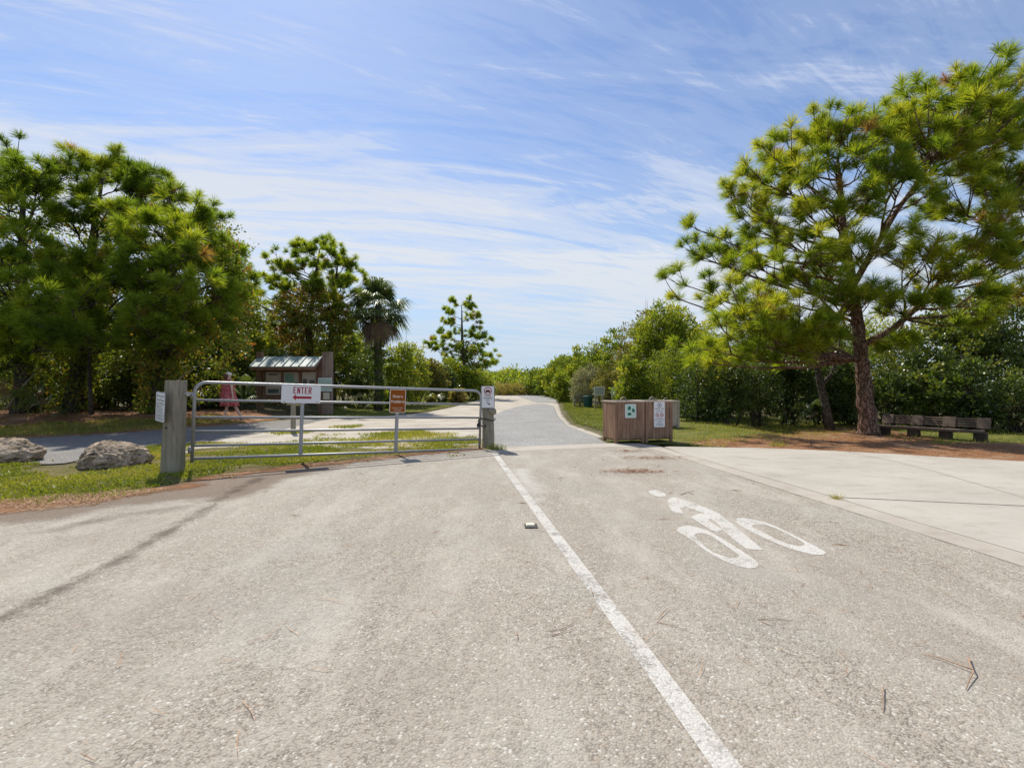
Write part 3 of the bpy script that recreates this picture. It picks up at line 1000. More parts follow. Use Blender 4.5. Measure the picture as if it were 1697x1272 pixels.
def litter(name, polys, n, L, label, wid=0.0022, tone=(0.1, 0.9), z=0.006, pts=None, cat='pine needles'):
    q = sample(polys, n, 0.0, 0.6) if pts is None else pts
    n = len(q)
    an = rng.uniform(0, 2 * np.pi, n)
    l_ = rng.uniform(.4, 1, n) * L
    d = np.stack([np.cos(an), np.sin(an), np.zeros(n)], -1)
    p_ = np.stack([-np.sin(an), np.cos(an), np.zeros(n)], -1) * wid
    zb = hgt(q[:, 0], q[:, 1]) + ZP + z
    B = np.stack([q[:, 0], q[:, 1], zb], -1)
    mid = B + d * (l_ * .5)[:, None] + p_ * rng.uniform(-9, 9, n)[:, None] + np.stack([np.zeros(n), np.zeros(n), rng.uniform(0.002, 0.012, n)], -1)
    E = B + d * l_[:, None] + np.stack([np.zeros(n), np.zeros(n), rng.uniform(0, 0.01, n)], -1)
    V = np.stack([B - p_, B + p_, mid + p_, E, mid - p_], 1).reshape(-1, 3)
    Fc = [np.arange(n * 5).reshape(-1, 5)]
    o = np_mesh(name, V, Fc, M_litter, attrs={'tone': np.repeat(rng.uniform(*tone, n), 5)})
    return tag(o, label, cat, kind='stuff')


litter('fallen_needles', [[(-4, 1.6), (4.2, 1.6), (3.6, 6), (2.5, 9.6), (-1, 9.4), (-4, 6)]], 420, 0.20, 'brown pine needles scattered over the pavement', 0.0013)
litter('fallen_needles', [poly_straw, poly_straw2], 12000, 0.24, 'thick red brown pine straw along the concrete edge', 0.004)
litter('fallen_needles', [poly_strawL], 9000, 0.26, 'pine straw on the bank under the left trees', 0.006)
litter('fallen_needles', [strip_gate, strip_l], 4200, 0.18, 'pine straw caught along the pavement edge by the gate', 0.003)
for (px, py, sx, sy, n, lab) in ((1050, 786, .22, .10, 330, 'small heap of rusty pine needles on the pavement near the bike symbol'), (1080, 763, .34, .11, 240, 'long drift of rusty pine needles near the concrete edging'), (1040, 751, .16, .10, 130, 'thin scatter of needles in front of the wooden bins')):
    c = G(px, py)
    q = np.stack([rng.normal(c[0], sx, n), rng.normal(c[1], sy, n)], -1)
    o = litter('needle_heap', None, n, 0.17, lab, 0.0026, (0.0, 0.6), pts=q, cat='pine needles')


def twig(name, chains, r, label):
    mb = MB()
    for ch in chains:
        pts = []
        for i, (px, py, hh) in enumerate(ch):
            x, y = G(px, py)
            pts.append((x, y, ZP + r + hh))
        k = len(pts)
        mb.tube(pts, [.72 * r * (1 - .55 * i / (k - 1)) for i in range(k)], 6, wob=.4)
    return tag(mb.build(name, plain('twig_bark', (0.36, 0.23, 0.145), 0.9, 0.1, var=.4), smooth=True), label, 'twig')


twig('twig', [[(1604, 1108, .01), (1608, 1122, .012), (1614, 1135, .012), (1606, 1148, .008), (1601, 1161, 0)], [(1614, 1132, .012), (1590, 1122, .01), (1556, 1108, .006), (1530, 1100, 0)]], 0.0048, 'forked brown twig lying on the pavement at lower right')
twig('twig', [[(1464, 1157, .004), (1462, 1172, .01), (1463, 1188, .006), (1464, 1200, 0)]], 0.0032, 'short curved twig below the forked twig')
twig('twig', [[(912, 1060, 0), (935, 1056, .004), (960, 1042, .008)], [(915, 1068, 0), (940, 1060, .006), (955, 1056, .004)]], 0.0028, 'pair of thin twigs left of the white line')
twig('twig', [[(1089, 1044, .0), (1120, 1053, .006), (1155, 1066, .0)]], 0.0028, 'straight thin twig right of the white line')
twig('twig', [[(1255, 1040, .0), (1285, 1040, .006), (1312, 1042, .0)], [(1262, 1043, 0), (1280, 1052, .002)]], 0.0026, 'thin crossed twig below the bike symbol')
twig('twig', [[(1128, 826, .0), (1140, 822, .006), (1151, 820, .0)], [(1140, 822, .005), (1150, 826, 0)]], 0.005, 'small twig beside the head of the bike symbol')


# ------------------------------------------------------------------ foliage builders
def unit(v):
    return v / (np.linalg.norm(v, axis=-1, keepdims=True) + 1e-9)


def leaves(C, D, size, aspect, tone):
    n = len(C)
    Rr = unit(rng.normal(size=(n, 3)))
    sd = unit(np.cross(D, Rr))
    up = np.cross(sd, D)
    s = size[:, None]
    fold = up * s * rng.uniform(-.18, .25, (n, 1))
    V = np.stack([C, C + D * s * .45 + sd * s * aspect + fold, C + D * s, C + D * s * .45 - sd * s * aspect + fold], 1).reshape(-1, 3)
    return V, np.arange(n * 4).reshape(-1, 4), np.repeat(np.clip(tone, 0, 1), 4)


def clumps_to_mesh(name, C, rad, per, lsize, aspect, mat, parent, tone0, tvar=0.22, out_from=None, droop=0.0, squash=0.75):
    """C clump centres; each gets `per` leaves"""
    k = len(C)
    idx = np.repeat(np.arange(k), per)
    n = len(idx)
    g = rng.normal(size=(n, 3)); g = unit(g) * (rng.random((n, 1)) ** 0.55)
    rr = rad[idx][:, None] if np.ndim(rad) else rad
    L = C[idx] + g * rr * np.array([1, 1, squash])
    if out_from is None: out_from = C.mean(0)
    D = unit(g * 0.8 + unit(L - out_from) * 0.45 + rng.normal(size=(n, 3)) * 0.45 + np.array([0, 0, 0.12 - droop]))
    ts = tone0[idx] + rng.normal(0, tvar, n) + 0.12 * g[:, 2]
    sz = lsize * rng.uniform(.65, 1.25, n)
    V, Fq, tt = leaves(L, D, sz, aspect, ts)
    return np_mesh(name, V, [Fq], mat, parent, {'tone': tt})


def crown_points(n, w_, h_, base=0.0, lobes=6, shell=0.5, seed=0, flat=False):
    """points in an uneven dome made of several lobes; local coordinates, z from base to h"""
    r_ = np.random.default_rng(seed)
    Ls = []
    for i in range(lobes):
        a = r_.uniform(0, 2 * np.pi)
        zc = r_.uniform(0.25, 0.78)
        rad = r_.uniform(0.16, 0.30) * (1.15 - 0.5 * abs(zc - .45))
        off_ = (0.5 - rad * 0.9) * r_.uniform(.3, 1) * (1.1 - 0.55 * zc)
        Ls.append((math.cos(a) * off_ * w_, math.sin(a) * off_ * w_, base + zc * (h_ - base), rad * w_, rad * (h_ - base) * 1.0))
    Ls.append((0, 0, base + 0.45 * (h_ - base), 0.36 * w_, 0.44 * (h_ - base)))
    Ls.append((r_.uniform(-.1, .1) * w_, 0, base + 0.82 * (h_ - base), 0.2 * w_, 0.18 * (h_ - base)))
    Ls = np.array(Ls)
    vol = Ls[:, 3] ** 2 * Ls[:, 4]
    pick = r_.choice(len(Ls), n, p=vol / vol.sum())
    g = unit(r_.normal(size=(n, 3))) * (r_.uniform(shell ** 3, 1, (n, 1)) ** (1 / 3))
    C = Ls[pick, :3] + g * np.stack([Ls[pick, 3], Ls[pick, 3], Ls[pick, 4]], -1)
    C[:, 2] = np.clip(C[:, 2], base + 0.05, None)
    return C, Ls, pick


def shrub(name, px, d, w_, h_, label, cat='shrub', mat=None, dens=1.0, base=0.0, tone=0.45, tvar=0.2, lobes=6, seed=None, group=None, lsz=None, aspect=0.3, twiggy=0, trunk=None, bark=None, X=None):
    seed = seed if seed is not None else int(px * 7 + d * 13) % 9999
    mat = mat or M_leaf
    x = GX(px, d) if X is None else X
    z = hz_(x, d)
    root = empty(name, (x, d, z - 0.03), label, cat, group)
    vr = np.random.default_rng(seed + 5)
    lsize = (lsz or max(0.075, d * 0.0042)) * vr.uniform(.8, 1.45)
    aspect *= vr.uniform(.75, 1.25); tone += vr.normal(0, .07)
    nclump = int(dens * 40 * (w_ * h_) ** 0.8 * (0.10 / lsize) ** 1.1) + 12
    C, Ls, pick = crown_points(nclump, w_, h_, base, lobes, 0.45, seed)
    r_ = np.random.default_rng(seed + 1)
    lt = r_.normal(0, 0.13, len(Ls))
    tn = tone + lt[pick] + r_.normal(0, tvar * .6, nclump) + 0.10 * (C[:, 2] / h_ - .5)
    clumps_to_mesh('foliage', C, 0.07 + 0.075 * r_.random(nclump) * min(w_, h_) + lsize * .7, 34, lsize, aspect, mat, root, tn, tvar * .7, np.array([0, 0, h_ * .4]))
    mb = MB()
    for i in range(min(len(Ls), 5) if not trunk else 0):
        e = Vector(Ls[i, :3]); b = Vector((random.uniform(-.12, .12) * w_, random.uniform(-.12, .12) * w_, 0))
        m_ = b.lerp(e, .5) + Vector((random.uniform(-.1, .1), random.uniform(-.1, .1), 0)) * w_
        mb.tube([b, m_, e, e + (e - m_) * .5 + Vector((0, 0, .15 * h_))], [.035, .028, .018, .006], 5)
    if trunk:
        r0 = trunk
        p0 = Vector((0, 0, -0.05)); p1 = Vector((random.uniform(-.1, .1), random.uniform(-.1, .1), base * .6)); p2 = Vector((random.uniform(-.15, .15), 0, base + (h_ - base) * .35))
        mb.tube([p0, p0.lerp(p1, .4), p1, p2, Vector((0, 0, h_ * .85))], [r0 * 1.25, r0, r0 * .85, r0 * .6, r0 * .15], 8, wob=.15)
        for i in range(min(len(Ls), 7)):
            e = Vector(Ls[i, :3]); b = p1.lerp(p2, random.uniform(.1, .9))
            mb.tube([b, b.lerp(e, .5) + Vector((0, 0, .1 * h_)), e], [r0 * .45, r0 * .3, r0 * .1], 6)
    for i in range(twiggy):
        e = Vector(C[r_.integers(len(C))]) * 1.08
        b = Vector((random.uniform(-.1, .1) * w_, random.uniform(-.1, .1) * w_, base * .5 + random.random() * h_ * .2))
        m_ = b.lerp(e, .55) + Vector((random.uniform(-.1, .1), random.uniform(-.1, .1), .05 * h_))
        mb.tube([b, m_, e], [.022, .014, .004], 4)
    if mb.v:
        mb.build('trunk' if trunk else 'branches', bark or (M_bark2 if vr.random() < .4 else M_stem), root, smooth=True)
    return root


def tufts(P_, D_, n_each, L, wid, tone, dead=None):
    """long-needle pine tufts -> verts, faces, tone"""
    k = len(P_)
    idx = np.repeat(np.arange(k), n_each)
    n = len(idx)
    d = D_[idx]
    r0 = unit(np.cross(d, rng.normal(size=(n, 3))))
    a = np.radians(5 + 80 * rng.random(n) ** .8) * np.where(rng.random(n) < .85, 1, 1.3)
    u = rng.random(n)
    base = P_[idx] - d * (u * 0.30 * L * 1.2)[:, None]
    dr = unit(d * np.cos(a)[:, None] + r0 * np.sin(a)[:, None] + np.array([0, 0, 0.10]))
    lk_ = rng.uniform(.62, 1.12, k)
    ln = L * rng.uniform(.7, 1.08, n) * lk_[idx]
    tip = base + dr * ln[:, None] + np.array([0, 0, -1]) * (0.12 * ln * np.sin(a))[:, None]
    sd = unit(np.cross(dr, rng.normal(size=(n, 3)))) * wid * .5
    mid = base + dr * (ln * .5)[:, None]
    V = np.stack([base - sd * .8, base + sd * .8, mid + sd, tip, mid - sd], 1).reshape(-1, 3)
    tn = tone[idx] + rng.normal(0, .09, n) + 0.06 * (1 - u)
    tn = np.where(tone[idx] > .9, tone[idx], np.clip(tn, 0, .80))
    return V, np.arange(n * 5).reshape(-1, 5), np.repeat(tn, 5)


def bez(a, b, c, n):
    return [a * (1 - t) ** 2 + b * 2 * t * (1 - t) + c * t * t for t in np.linspace(0, 1, n)]


def trunk_at(tr, z):
    for (a, ra), (b, rb) in zip(tr[:-1], tr[1:]):
        if a.z <= z <= b.z:
            t = (z - a.z) / max(b.z - a.z, 1e-6)
            return a.lerp(b, t), ra + (rb - ra) * t
    return (tr[-1][0], tr[-1][1]) if z > tr[-1][0].z else (tr[0][0], tr[0][1])


def pine(name, base, trunks, limbs, label, L=0.27, wid=0.010, nneed=85, sub=7, sublen=0.75, tone=0.42, deadf=0.04, limb_r=0.05, drop=0.42, vines=None, bark=None, lobrown=0.0, tone_near=0.0, cat='pine tree', spread=1.0):
    """trunks: list of [(Vector, r)...]; limbs: list of (target Vector, trunk index, size)"""
    root = empty(name, base, label, cat)
    base = Vector(base)
    loc = lambda v: Vector(v) - base
    mb = MB()
    for tr in trunks:
        pts, rs = [], []
        for (a, ra), (b, rb) in zip(tr[:-1], tr[1:]):
            for s in range(4):
                t = s / 4
                pts.append(loc(a.lerp(b, t)) + Vector((random.uniform(-1, 1), random.uniform(-1, 1), 0)) * ra * .10)
                rs.append(ra + (rb - ra) * t)
        pts.append(loc(tr[-1][0])); rs.append(tr[-1][1])
        mb.tube(pts, rs, 14, wob=.09)
    TP, TD, TT = [], [], []
    for (tg, ti, sz) in limbs:
        tr = trunks[ti]
        hd = math.hypot(tg.x - tr[-1][0].x, tg.y - tr[-1][0].y)
        z0 = min(max(tg.z - hd * drop * random.uniform(.6, 1.1), tr[0][0].z + (0.25 if ti else 0.28) * (tr[-1][0].z - tr[0][0].z)), tr[-1][0].z)
        s, r0 = trunk_at(tr, z0)
        ctrl = s.lerp(tg, .55) + Vector((random.uniform(-.1, .1), random.uniform(-.1, .1), -0.08)) * (tg - s).length * .9
        cv_ = bez(s, ctrl, tg, 9)
        cv_ = [p + Vector((random.uniform(-1, 1), random.uniform(-1, 1), random.uniform(-1, 1))) * .035 * (i not in (0,)) for i, p in enumerate(cv_)]
        r1 = min(r0 * .6, limb_r * (0.55 + 0.11 * (tg - s).length))
        mb.tube([loc(p) for p in cv_], [r1 * (1 - .8 * i / 8) for i in range(9)], 6, wob=.2)
        tdir = (cv_[-1] - cv_[-2]).normalized()
        tbase = tone + random.gauss(0, .10)
        def put(p, d, far=1.0):
            t_ = tbase + random.gauss(0, .10) + tone_near
            if random.random() < deadf + lobrown * (1 - far): t_ = random.uniform(.92, 1.0)
            TP.append(loc(p)); TD.append(d); TT.append(t_)
        put(tg, (tdir + Vector((0, 0, .5))).normalized())
        ns = max(2, int(sub * sz * random.uniform(.8, 1.25)))
        for j in range(ns):
            t = random.uniform(.34, 1.0) ** .8
            f = t * 8; i = min(int(f), 7)
            p = cv_[i].lerp(cv_[i + 1], f - i)
            tan = (cv_[i + 1] - cv_[i]).normalized()
            side = tan.cross(Vector((0, 0, 1)))
            side = side.normalized() if side.length > .1 else Vector((1, 0, 0))
            sgn = random.choice((-1, 1))
            d = (tan * random.uniform(.45, 1.0) + side * sgn * random.uniform(.2, .95) * spread + Vector((0, 0, random.uniform(-.12, .65)))).normalized()
            l_ = sublen * random.uniform(.5, 1.2) * sz
            e = p + d * l_ + Vector((0, 0, .18 * l_))
            m_ = p.lerp(e, .5) + Vector((random.uniform(-.06, .06), random.uniform(-.06, .06), -.05 * l_))
            mb.tube([loc(p), loc(m_), loc(e)], [.020 * sz, .014 * sz, .008], 5)
            ed = ((e - m_).normalized() + Vector((0, 0, .45))).normalized()
            put(e, ed, t)
            if random.random() < .8:
                d2 = (d + Vector((random.uniform(-.9, .9), random.uniform(-.9, .9), random.uniform(-.2, .8)))).normalized()
                e2 = m_ + d2 * l_ * random.uniform(.35, .6)
                mb.tube([loc(m_), loc(e2)], [.010, .006], 4)
                put(e2, (d2 + Vector((0, 0, .35))).normalized(), t)
    mb.build('trunk', bark or M_bark, root, smooth=True)
    TP = np.array([tuple(p) for p in TP]); TD = np.array([tuple(p) for p in TD]); TT = np.array(TT)
    V, Fc, tn = tufts(TP, TD, nneed, L, wid, TT)
    np_mesh('crown', V, [Fc], M_needle, root, {'tone': tn})
    if vines is not None:
        C, rad, tn0, ls = vines
        C = C - np.array(tuple(base))
        clumps_to_mesh('vines', C, rad, 30, ls, 0.36, M_vine, root, tn0, .16, C.mean(0), droop=.25)
    return root


def jitter_targets(lst, d0, spread, near=()):
    o = []
    for i, (px, py, *r_) in enumerate(lst):
        dd = r_[0] if r_ else random.uniform(-spread, spread)
        o.append(P(px, py, d0 + dd))
    return o


def blob(n, px0, px1, py0, py1, d0, d1, r_=None):
    """vine clump centres inside an ellipse of the view's directions with real depth"""
    r_ = rng
    out_ = []
    while len(out_) < n:
        u, v = r_.uniform(-1, 1, 2)
        if u * u + v * v > 1: continue
        d = r_.uniform(d0, d1)
        out_.append(tuple(P((px0 + px1) / 2 + u * (px1 - px0) / 2, (py0 + py1) / 2 + v * (py1 - py0) / 2, d)))
    return np.array(out_)


def column(n, a, b, r0, r1):
    t = rng.random(n)
    an = rng.uniform(0, 2 * np.pi, n); rr = (r0 + (r1 - r0) * t) * rng.uniform(.75, 1.15, n)
    A = np.array(tuple(a)); B = np.array(tuple(b))
    return A + (B - A) * t[:, None] + np.stack([np.cos(an) * rr, np.sin(an) * rr, np.zeros(n)], -1)


# ------------------------------------------------------------------ big pine on the right
DR = 15.6
def tb(px, py, d, r_): return (P(px, py, d), r_)
bx, by = GX(1440, DR), DR
baseR = (bx, by, hz_(bx, by) - 0.05)
t0 = [(Vector(baseR), .34), (P(1439, 703, DR), .275), (P(1434, 660, DR), .235), (P(1427, 590, DR), .195), (P(1421, 530, DR), .17), (P(1410, 455, DR), .14), (P(1398, 385, DR + .2), .105), (P(1394, 320, DR + .3), .075), (P(1388, 262, DR + .2), .04)]
t1 = [(P(1413, 475, DR), .10), (P(1450, 412, DR - .3), .088), (P(1482, 355, DR - .5), .075), (P(1522, 300, DR - .8), .06), (P(1580, 215, DR - .8), .05), (P(1605, 175, DR - .8), .025)]
t2 = [(P(1424, 575, DR), .11), (P(1480, 545, DR - .4), .095), (P(1530, 500, DR - .8), .08), (P(1580, 440, DR - 1.2), .07), (P(1640, 380, DR - 1.4), .03)]
LT = []
for px, py, dd, ti, sz in [
    (1100, 490, .5, 0, .9), (1122, 470, -.4, 0, .8), (1140, 405, .3, 0, .9), (1152, 425, 1.2, 0, .8), (1170, 375, 0, 0, .9), (1165, 510, -1.2, 0, .8), (1205, 335, .5, 0, .95), (1222, 320, -.6, 0, .9),
    (1245, 285, -.2, 0, 1), (1268, 260, .9, 0, 1), (1300, 245, -1, 0, 1), (1345, 205, 0, 0, 1), (1392, 185, .6, 0, 1), (1368, 215, -1.2, 0, 1), (1408, 215, -.8, 0, 1), (1430, 225, 1, 0, 1),
    (1400, 260, -2.0, 0, 1), (1330, 285, -1.8, 0, 1), (1290, 310, 1.5, 0, 1), (1250, 365, -1.0, 0, 1), (1210, 420, 1.5, 0, .9), (1240, 440, -1.8, 0, .9), (1340, 330, -2.4, 0, 1), (1385, 325, -2.6, 0, 1),
    (1318, 425, -3.0, 0, 1.1), (1345, 410, -2.6, 0, 1), (1290, 400, 1.8, 0, .9), (1370, 440, 2, 0, .9), (1445, 395, -2.8, 0, 1), (1405, 360, 2.2, 0, 1), (1480, 300, 1.5, 0, 1), (1450, 250, -.4, 0, 1),
    (1200, 560, -3.2, 0, 1.15), (1180, 580, -3.4, 0, 1.1), (1235, 545, -3.0, 0, 1.1), (1215, 520, -2.2, 0, 1), (1265, 560, -2.8, 0, 1), (1290, 520, -2.4, 0, 1), (1165, 600, -2.6, 0, .8), (1330, 555, -2.6, 0, .9), (1355, 575, -2.9, 0, .9), (1250, 590, -2.0, 0, .9),
    (1380, 500, -2.8, 0, 1), (1420, 495, -3.0, 0, 1), (1350, 480, 2.2, 0, .9), (1300, 470, 2.5, 0, .9), (1230, 480, 1.6, 0, .9),
    (1485, 235, -.8, 1, 1.1), (1500, 190, -.6, 1, 1.1), (1520, 165, .4, 1, 1.1), (1535, 135, -.8, 1, 1.1), (1570, 125, 0, 1, 1.1), (1600, 118, -1.2, 1, 1.1), (1640, 115, -.4, 1, 1.1), (1675, 120, .3, 1, 1.1), (1690, 150, -1.4, 1, 1.1),
    (1550, 185, -2.4, 1, 1.2), (1600, 185, -2.6, 1, 1.2), (1645, 190, -2.2, 1, 1.2), (1575, 230, -2.4, 1, 1.1), (1640, 225, -.2, 1, 1.1), (1500, 280, -3, 1, 1.1), (1470, 285, -2.6, 1, 1.1), (1620, 255, -1, 1, 1), (1535, 235, 1.5, 1, 1), (1590, 150, 1.6, 1, 1.1), (1660, 165, 1.6, 1, 1.1), (1530, 205, -1.2, 1, 1.2), (1625, 150, -2.2, 1, 1.2),
    (1670, 255, 0, 2, 1), (1690, 290, -1.2, 2, 1), (1640, 300, .8, 2, 1), (1600, 335, -1.6, 2, 1), (1660, 350, -2.2, 2, 1), (1560, 345, 1.2, 2, 1), (1720, 330, -1, 2, 1), (1700, 390, -2.4, 2, 1.1), (1640, 400, -2.6, 2, 1.1), (1590, 395, -3, 2, 1), (1680, 440, -2.5, 2, 1.1), (1550, 425, -3, 2, 1), (1620, 450, -3, 2, 1), (1500, 440, -3, 2, 1), (1740, 430, -1, 2, 1), (1570, 480, -2.4, 2, .8), (1530, 500, -2.8, 2, .8), (1500, 520, -2, 2, .8), (1660, 500, -2, 2, .9), (1710, 500, -1, 2, 1), (1760, 380, 0, 2, 1), (1620, 540, -2, 2, .8), (1750, 270, .5, 2, 1), (1475, 575, -1.6, 2, .7)]:
    px2 = 1415 + (px - 1415) * .965; py2 = py + (44 if py < 200 else 30 if py < 260 else 14 if py < 420 else 0)
    LT.append((P(px2, py2, DR + dd * .8), ti, sz))
pine('pine_tree', baseR, [t0, t1, t2], LT, 'tall slash pine with a broad bright crown and thick reddish trunk beside the bench', L=0.43, wid=0.0095, nneed=135, sub=8.6, sublen=1.05, tone=0.57, deadf=0.006, lobrown=0.06, limb_r=.055)

# ------------------------------------------------------------------ left pine group
def left_pine(px, d, top, targets, label, tone=.36, vc=140, lean=0, fillb=None, seed=1):
    x = GX(px, d); z = hz_(x, d)
    b = Vector((x, d, z - .05))
    tp = P(top[0], top[1] + 45, d)
    tr = [(b, .36), (b.lerp(tp, .1), .27), (b.lerp(tp, .35) + Vector((.1, 0, 0)), .22), (b.lerp(tp, .65) + Vector((-.1, 0, 0)), .15), (tp, .04)]
    lm = [(P(q[0], q[1] + (34 if q[1] < 420 else 12), d + (q[2] if len(q) > 2 else random.uniform(-2, 2))), 0, 1.0) for q in targets]
    C = column(vc, b + Vector((0, 0, .15)), b.lerp(tp, .68), .48, .55)
    ex = []
    for q in targets[:]:
        if random.random() < .7:
            e = P(q[0] + random.uniform(-15, 15), q[1] + random.uniform(45, 95), d + random.uniform(-1.2, 1.5))
            ex += [tuple(e + Vector((random.gauss(0, .45), random.gauss(0, .45), random.gauss(0, .4)))) for _ in range(9)]
    C = np.concatenate([C, np.array(ex)])
    if fillb: C = np.concatenate([C, blob(*fillb, d - 1.2, d + 2.2)])
    rad = rng.uniform(.18, .42, len(C))
    tn = rng.normal(.50, .17, len(C)) + (rng.random(len(C)) < .06) * .35
    return pine('pine_tree', tuple(b), [tr], lm, label, L=.46, wid=.0125, nneed=125, sub=9.5, sublen=.95, tone=tone + .02, deadf=.015, lobrown=.05, vines=(C, rad, tn, .105), bark=M_bark2)


left_pine(38, 17.9, (40, 255), [(-90, 270), (-40, 250), (0, 238), (35, 250), (62, 262), (108, 252, -1), (15, 290, -2), (80, 290), (-40, 330), (45, 335, -2.5), (0, 385, -3), (70, 385, -2.5), (-60, 440, -3), (35, 490, -4.5), (90, 455, -3), (15, 520, -4.8), (60, 545, -4.6), (-50, 540, -4), (85, 560, -4.2), (-10, 450, -4), (-100, 400), (50, 440, 2), (0, 600, -3.5)],
          'tall pine with drooping needle tufts at the left edge, behind the left boulder', .40, fillb=(300, -110, 110, 330, 660))
left_pine(118, 18.5, (170, 252), [(165, 248), (190, 262), (150, 265), (210, 275), (235, 290), (130, 290, -1), (180, 305, -2), (120, 330, -2), (215, 335, -2), (155, 380, -3), (200, 400, -3), (105, 410, -3), (240, 425, -3), (170, 450, -4), (120, 480, -4.4), (110, 540, -4.8), (145, 535, -4.6), (170, 560, -4), (230, 480, 2), (130, 440, 2), (205, 520, -2.5), (190, 350, 2)],
          'tall dark trunked pine behind the gap between the two boulders', .38, fillb=(270, 85, 250, 330, 655))
left_pine(262, 17.9, (285, 300), [(262, 285), (290, 298), (245, 310), (318, 330), (338, 345), (275, 335, -2), (305, 365, -2), (345, 390), (250, 380, -2.5), (290, 420, -3), (335, 430, -2), (372, 395), (395, 400, .5), (230, 440, -3), (275, 470, -3.5), (320, 480, -3), (365, 470, -1.5), (400, 450), (240, 520, -3.5), (300, 530, -3), (350, 530, -1.5), (385, 500, 1), (260, 560, -2.5), (325, 400, 2), (415, 480, 1)],
          'vine wrapped pine directly behind the weathered gate post', .44, 260, fillb=(420, 215, 420, 350, 668))
shrub('young_tree', 152, 17.3, 1.4, 5.2, 'slender grey stemmed sapling on the straw bank between two big pines', 'tree', M_leaf, .35, 2.6, .6, .25, trunk=.07)

# dense undergrowth behind the left pines
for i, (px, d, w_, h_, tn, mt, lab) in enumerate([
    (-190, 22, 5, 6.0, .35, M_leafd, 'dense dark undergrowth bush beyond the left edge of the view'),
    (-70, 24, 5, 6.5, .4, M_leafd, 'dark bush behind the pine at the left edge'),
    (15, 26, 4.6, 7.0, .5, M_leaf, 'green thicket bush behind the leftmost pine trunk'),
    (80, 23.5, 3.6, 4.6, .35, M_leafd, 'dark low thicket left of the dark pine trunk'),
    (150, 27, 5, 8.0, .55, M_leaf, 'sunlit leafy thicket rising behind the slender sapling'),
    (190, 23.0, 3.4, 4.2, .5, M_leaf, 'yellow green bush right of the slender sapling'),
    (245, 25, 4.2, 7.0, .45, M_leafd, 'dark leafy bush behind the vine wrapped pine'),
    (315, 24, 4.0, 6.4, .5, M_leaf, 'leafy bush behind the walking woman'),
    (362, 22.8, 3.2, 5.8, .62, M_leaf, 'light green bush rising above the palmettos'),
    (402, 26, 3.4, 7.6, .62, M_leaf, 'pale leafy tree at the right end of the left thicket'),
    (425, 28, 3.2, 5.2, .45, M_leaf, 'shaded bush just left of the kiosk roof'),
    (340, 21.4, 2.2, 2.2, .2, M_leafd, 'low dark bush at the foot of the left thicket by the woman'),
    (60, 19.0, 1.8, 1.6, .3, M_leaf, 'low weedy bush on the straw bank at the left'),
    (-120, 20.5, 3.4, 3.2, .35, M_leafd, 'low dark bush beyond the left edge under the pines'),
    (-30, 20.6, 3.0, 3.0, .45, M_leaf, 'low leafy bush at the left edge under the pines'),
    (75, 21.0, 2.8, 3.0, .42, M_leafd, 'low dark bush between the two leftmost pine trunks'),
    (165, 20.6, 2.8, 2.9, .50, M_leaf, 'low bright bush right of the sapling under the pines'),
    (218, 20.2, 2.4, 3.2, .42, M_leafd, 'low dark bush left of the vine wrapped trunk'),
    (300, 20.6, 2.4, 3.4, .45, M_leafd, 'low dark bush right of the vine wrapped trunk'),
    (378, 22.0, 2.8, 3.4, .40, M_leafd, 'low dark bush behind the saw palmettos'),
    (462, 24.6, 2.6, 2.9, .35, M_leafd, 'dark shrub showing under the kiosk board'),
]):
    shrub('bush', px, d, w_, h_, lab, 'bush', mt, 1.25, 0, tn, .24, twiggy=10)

# pine with reddish vines behind the kiosk
DM = 26.5
xb = GX(516, DM)
bM = Vector((xb, DM, -.05))
tM = [(bM, .26), (P(514, 600, DM), .2), (P(512, 540, DM), .16), (P(522, 460, DM), .09), (P(530, 412, DM), .03)]
tM2 = [(Vector((GX(552, DM + .6), DM + .6, -.05)), .22), (P(547, 580, DM + .6), .17), (P(553, 500, DM + .4), .1), (P(560, 430, DM + .4), .03)]
lm = [(P(px, py, DM + random.uniform(-1.5, 1.5)), ti, .85) for px, py, ti in [
    (458, 432, 0), (448, 462, 0), (470, 452, 0), (490, 424, 0), (505, 414, 0), (522, 412, 0), (534, 406, 0), (545, 416, 1), (560, 424, 1), (574, 436, 1), (582, 448, 1), (580, 465, 1), (500, 445, 0), (530, 445, 0), (480, 475, 0), (560, 465, 1), (445, 500, 0), (470, 510, 0), (520, 480, 0), (560, 500, 1), (575, 520, 1), (600, 482, 1), (606, 500, 1), (540, 530, 1), (455, 540, 0), (500, 530, 0), (590, 530, 1), (430, 455, 0)]]
C = np.concatenate([blob(520, 446, 582, 470, 600, DM - 1.5, DM + 1.5), column(60, bM, P(512, 500, DM), .3, .45), column(50, tM2[0][0], P(553, 540, DM), .28, .4)])
tnv = rng.normal(.62, .16, len(C)) + np.where(C[:, 0] < GX(505, DM), .18, 0)
lm += [(t_ + Vector((random.gauss(0, .7), random.gauss(0, .8), random.uniform(-1.1, .1))), ti, .8) for t_, ti, _ in lm]
pine('pine_tree', tuple(bM), [tM, tM2], lm, 'round crowned pine draped in rusty vines behind the kiosk', L=.36, wid=.017, nneed=75, sub=8, sublen=.75, tone=.50, deadf=.02, vines=(C, rng.uniform(.2, .38, len(C)), tnv, .12), bark=M_bark2)

